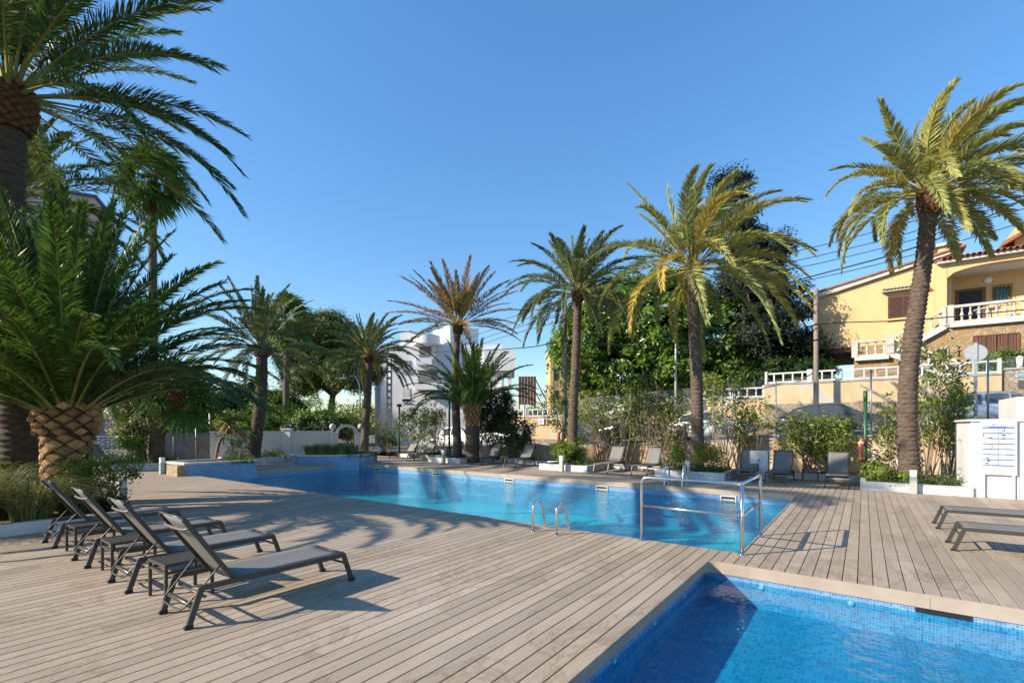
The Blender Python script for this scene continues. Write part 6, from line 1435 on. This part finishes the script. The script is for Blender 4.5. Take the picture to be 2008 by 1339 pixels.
# blue parking sign among the dark shrubs
c = P(985, 812, 31); t = thing('road_sign', 'small blue round road sign among dark leaves', 'road sign', (c.x, c.y, .4)); MB().tube([(0, 0, 0), (0, 0, c.z-.4+.2)], .03, 6).build('post', 'galvanised', t); MB().lathe([(0, -.012), (.28, -.012), (.28, .012), (0, .012)], 24, M=Matrix.Translation((0, -.04, c.z-.4)) @ Matrix.Rotation(PI/2, 4, 'X'), smooth=False).build('disc', 'blue_white', t)
# back of a billboard on its scaffold
c = P(1034, HY, 48); t = thing('billboard', 'back of a brown wooden billboard on a raking steel frame', 'billboard', (c.x, c.y, 2.2)); z0_, z1_ = P(1034, 793, 48).z-2.2, P(1034, 738, 48).z-2.2
for k in range(6): MB().box(-.85+.29*k, -.85+.29*k+.27, 0, .06, z0_, z1_).build('board', 'brown_shutter', t)
for x in (-.8, .8): MB().box(x-.06, x+.06, .061, .18, 0, z1_).build('upright', 'brown_wood', t)
for x in (-.8, 0.1, .8): MB().bar((x, .2, z1_*.95), (x+2.6, 3.2, 0), .08, .08).build('raking_strut', 'brown_shutter', t)
MB().bar((-.8, .2, .9), (3, .2, .9), .08, .08).build('crosspiece', 'brown_shutter', t)

# ================================================================== PARKED CARS
pm('paint_dark', (0.022, 0.026, 0.038), None, rough=.22, metal=.3, spec=.7); pm('paint_white', (.80, .80, .79), None, rough=.25, spec=.6); pm('paint_silver', (.50, .55, .62), None, rough=.28, metal=.55, spec=.6); pm('paint_black', (.012, .012, .014), None, rough=.2, spec=.7)
pm('red_lens', (.4, .01, .01), None, rough=.2)
def car(label, v, u, paint, front=-1, L=4.3, Ht=1.45):
    """front=-1: nose towards falling v (right in the photograph)"""
    z = street_z(v)+.004; t = thing('parked_car', label, 'car', W(u, v, z), ROT+PI/2*(-1 if front < 0 else 1), 'cars parked along the street'); t.rotation_euler = (0, math.atan(.054)*(-1 if front < 0 else 1)*1.0, t.rotation_euler[2])
    hl, wd = L/2, .88
    # stations x, half width, belt z, roof z, roof half width (nose at +x)
    S = [(-hl, .70, .62, .66, .60), (-hl+.08, .80, .86, .92, .70), (-hl+.45, .86, .93, 1.05, .72), (-hl+.95, .88, .94, Ht-.10, .62), (-hl+1.5, .88, .94, Ht, .62), (0, .88, .93, Ht, .62), (.35, .88, .92, Ht-.06, .62), (1.05, .87, .92, .98, .70), (1.5, .86, .84, .90, .70), (hl-.22, .80, .70, .76, .66), (hl, .62, .52, .56, .52)]
    m = MB(); R_ = []
    for x, hw_, zb, zr, rw_ in S:
        lo_ = .20 if -hl+.2 < x < hl-.3 else .30
        R_.append([(x, -hw_*.94, lo_), (x, -hw_, (lo_+zb)/2), (x, -hw_*.97, zb), (x, -rw_, zr-.02), (x, -rw_*.6, zr+.02), (x, rw_*.6, zr+.02), (x, rw_, zr-.02), (x, hw_*.97, zb), (x, hw_, (lo_+zb)/2), (x, hw_*.94, lo_)])
    vs = [p for r_ in R_ for p in r_]; n = 10
    fs = [(i*n+j, (i+1)*n+j, (i+1)*n+(j+1) % n, i*n+(j+1) % n) for i in range(len(S)-1) for j in range(n)]+[tuple(range(n)), tuple(reversed(range((len(S)-1)*n, len(S)*n)))]
    m.add(vs, fs, True); m.build('body', paint, t)
    def on(i, j, f=0.0): return Vector(R_[i][j])
    # glass: panels lifted a little off the shell
    for s, (j0, j1) in ((-1, (2, 3)), (1, (7, 6))):
        for (i0, f0, i1, f1) in ((2, .7, 4, .3), (4, .45, 5, .75), (5, .92, 7, .02)):
            pts = []
            def lerp_st(i, f, j): i2 = min(i+1, len(S)-1); return Vector(R_[i][j]).lerp(Vector(R_[i2][j]), f)
            xs = [(i0, f0)]+[(k, 0.0) for k in range(i0+1, i1+1)]+([(i1, f1)] if f1 > .05 else [])
            low = [lerp_st(i, f, j0) for i, f in xs]; up = [lerp_st(i, f, j1) for i, f in xs]
            g = MB(); off = Vector((0, s*.008, .004))
            a_ = [l.lerp(h_, .10)+off for l, h_ in zip(low, up)]; b_ = [l.lerp(h_, .88)+off for l, h_ in zip(low, up)]
            for k in range(len(xs)-1): g.quad(a_[k], a_[k+1], b_[k+1], b_[k])
            g.build('side_window', 'dark_glass', t)
    for i0, i1, nm, sx in ((6, 7, 'windscreen', 1), (2, 3, 'rear_window', -1)):
        q = []
        for i, f in ((i0, .08), (i1, -.06)):
            A = Vector(R_[i][3]); B_ = Vector(R_[i][6]); q.append((A, B_))
        lo_, hi_ = (q[1], q[0]) if sx > 0 else (q[0], q[1]); off = Vector((sx*.012, 0, .028)); ins = Vector((0, .05, 0))
        MB().quad(lo_[0]+off+ins, lo_[1]+off-ins, hi_[1]+off-ins, hi_[0]+off+ins).build(nm, 'dark_glass', t)
    for s in (-1, 1):
        for x in (-hl+.82, hl-.85):
            Mx = Matrix.Translation((x, s*.80, .31)) @ Matrix.Rotation(-s*PI/2, 4, 'X')
            w2 = MB().lathe([(.20, -.10), (.29, -.10), (.315, -.07), (.315, .06), (.29, .095), (.215, .098)], 22, M=Mx).build('wheel', 'rubber', t)
            rm = MB().lathe([(0, .03), (.20, .03), (.215, .095), (.20, .10), (.18, .06)], 20, M=Mx)
            for k in range(5):
                a_ = 2*PI*k/5; c0 = Mx @ Vector((.03*math.cos(a_), .03*math.sin(a_), .092)); c1 = Mx @ Vector((.205*math.cos(a_), .205*math.sin(a_), .096)); rm.bar(c0, c1, .055, .03, (0, s, 0))
            rm.build('rim', 'steel', w2)
            ar_ = MB().lathe([(0, -.02), (.36, -.02), (.36, .0)], 22, M=Matrix.Translation((x, s*.862, .34)) @ Matrix.Rotation(-s*PI/2, 4, 'X')); ar_.build('wheel_arch', 'black', t)
        MB().cbox(.80, .98, s*.98-.08, s*.98+.08, .90, 1.03, .03).build('mirror', paint, t)
        MB().bar((hl-.42, s*.795, .66), (hl-.12, s*.68, .60), .05, .12).build('headlight', 'lamp_diffuser', t); MB().bar((-hl+.03, s*.62, .78), (-hl+.12, s*.80, .80), .06, .14).build('tail_light', 'red_lens', t)
    MB().box(hl-.03, hl+.005, -.4, .4, .34, .5).build('grille', 'black', t)
    return t
car('dark blue saloon car behind the chain-link fence', 1.1, 26.3, 'paint_dark', -1, 4.5, 1.44); car('white hatchback parked behind the golden palm trunk', 6.4, 26.3, 'paint_white', -1, 4.2, 1.48)
car('black car half hidden by twiggy shrubs', 11.3, 26.3, 'paint_black', 1, 4.3, 1.45); car('silver-blue car parked beyond the notice wall', -4.2, 26.3, 'paint_silver', -1, 4.4, 1.46)
car('white car behind the loungers by the stubby palm', 19.9, 26.0, 'paint_white', -1, 4.3, 1.5); car('white van-like car beyond the chain-link gate', 24.2, 26.0, 'paint_white', 1, 4.3, 1.6)
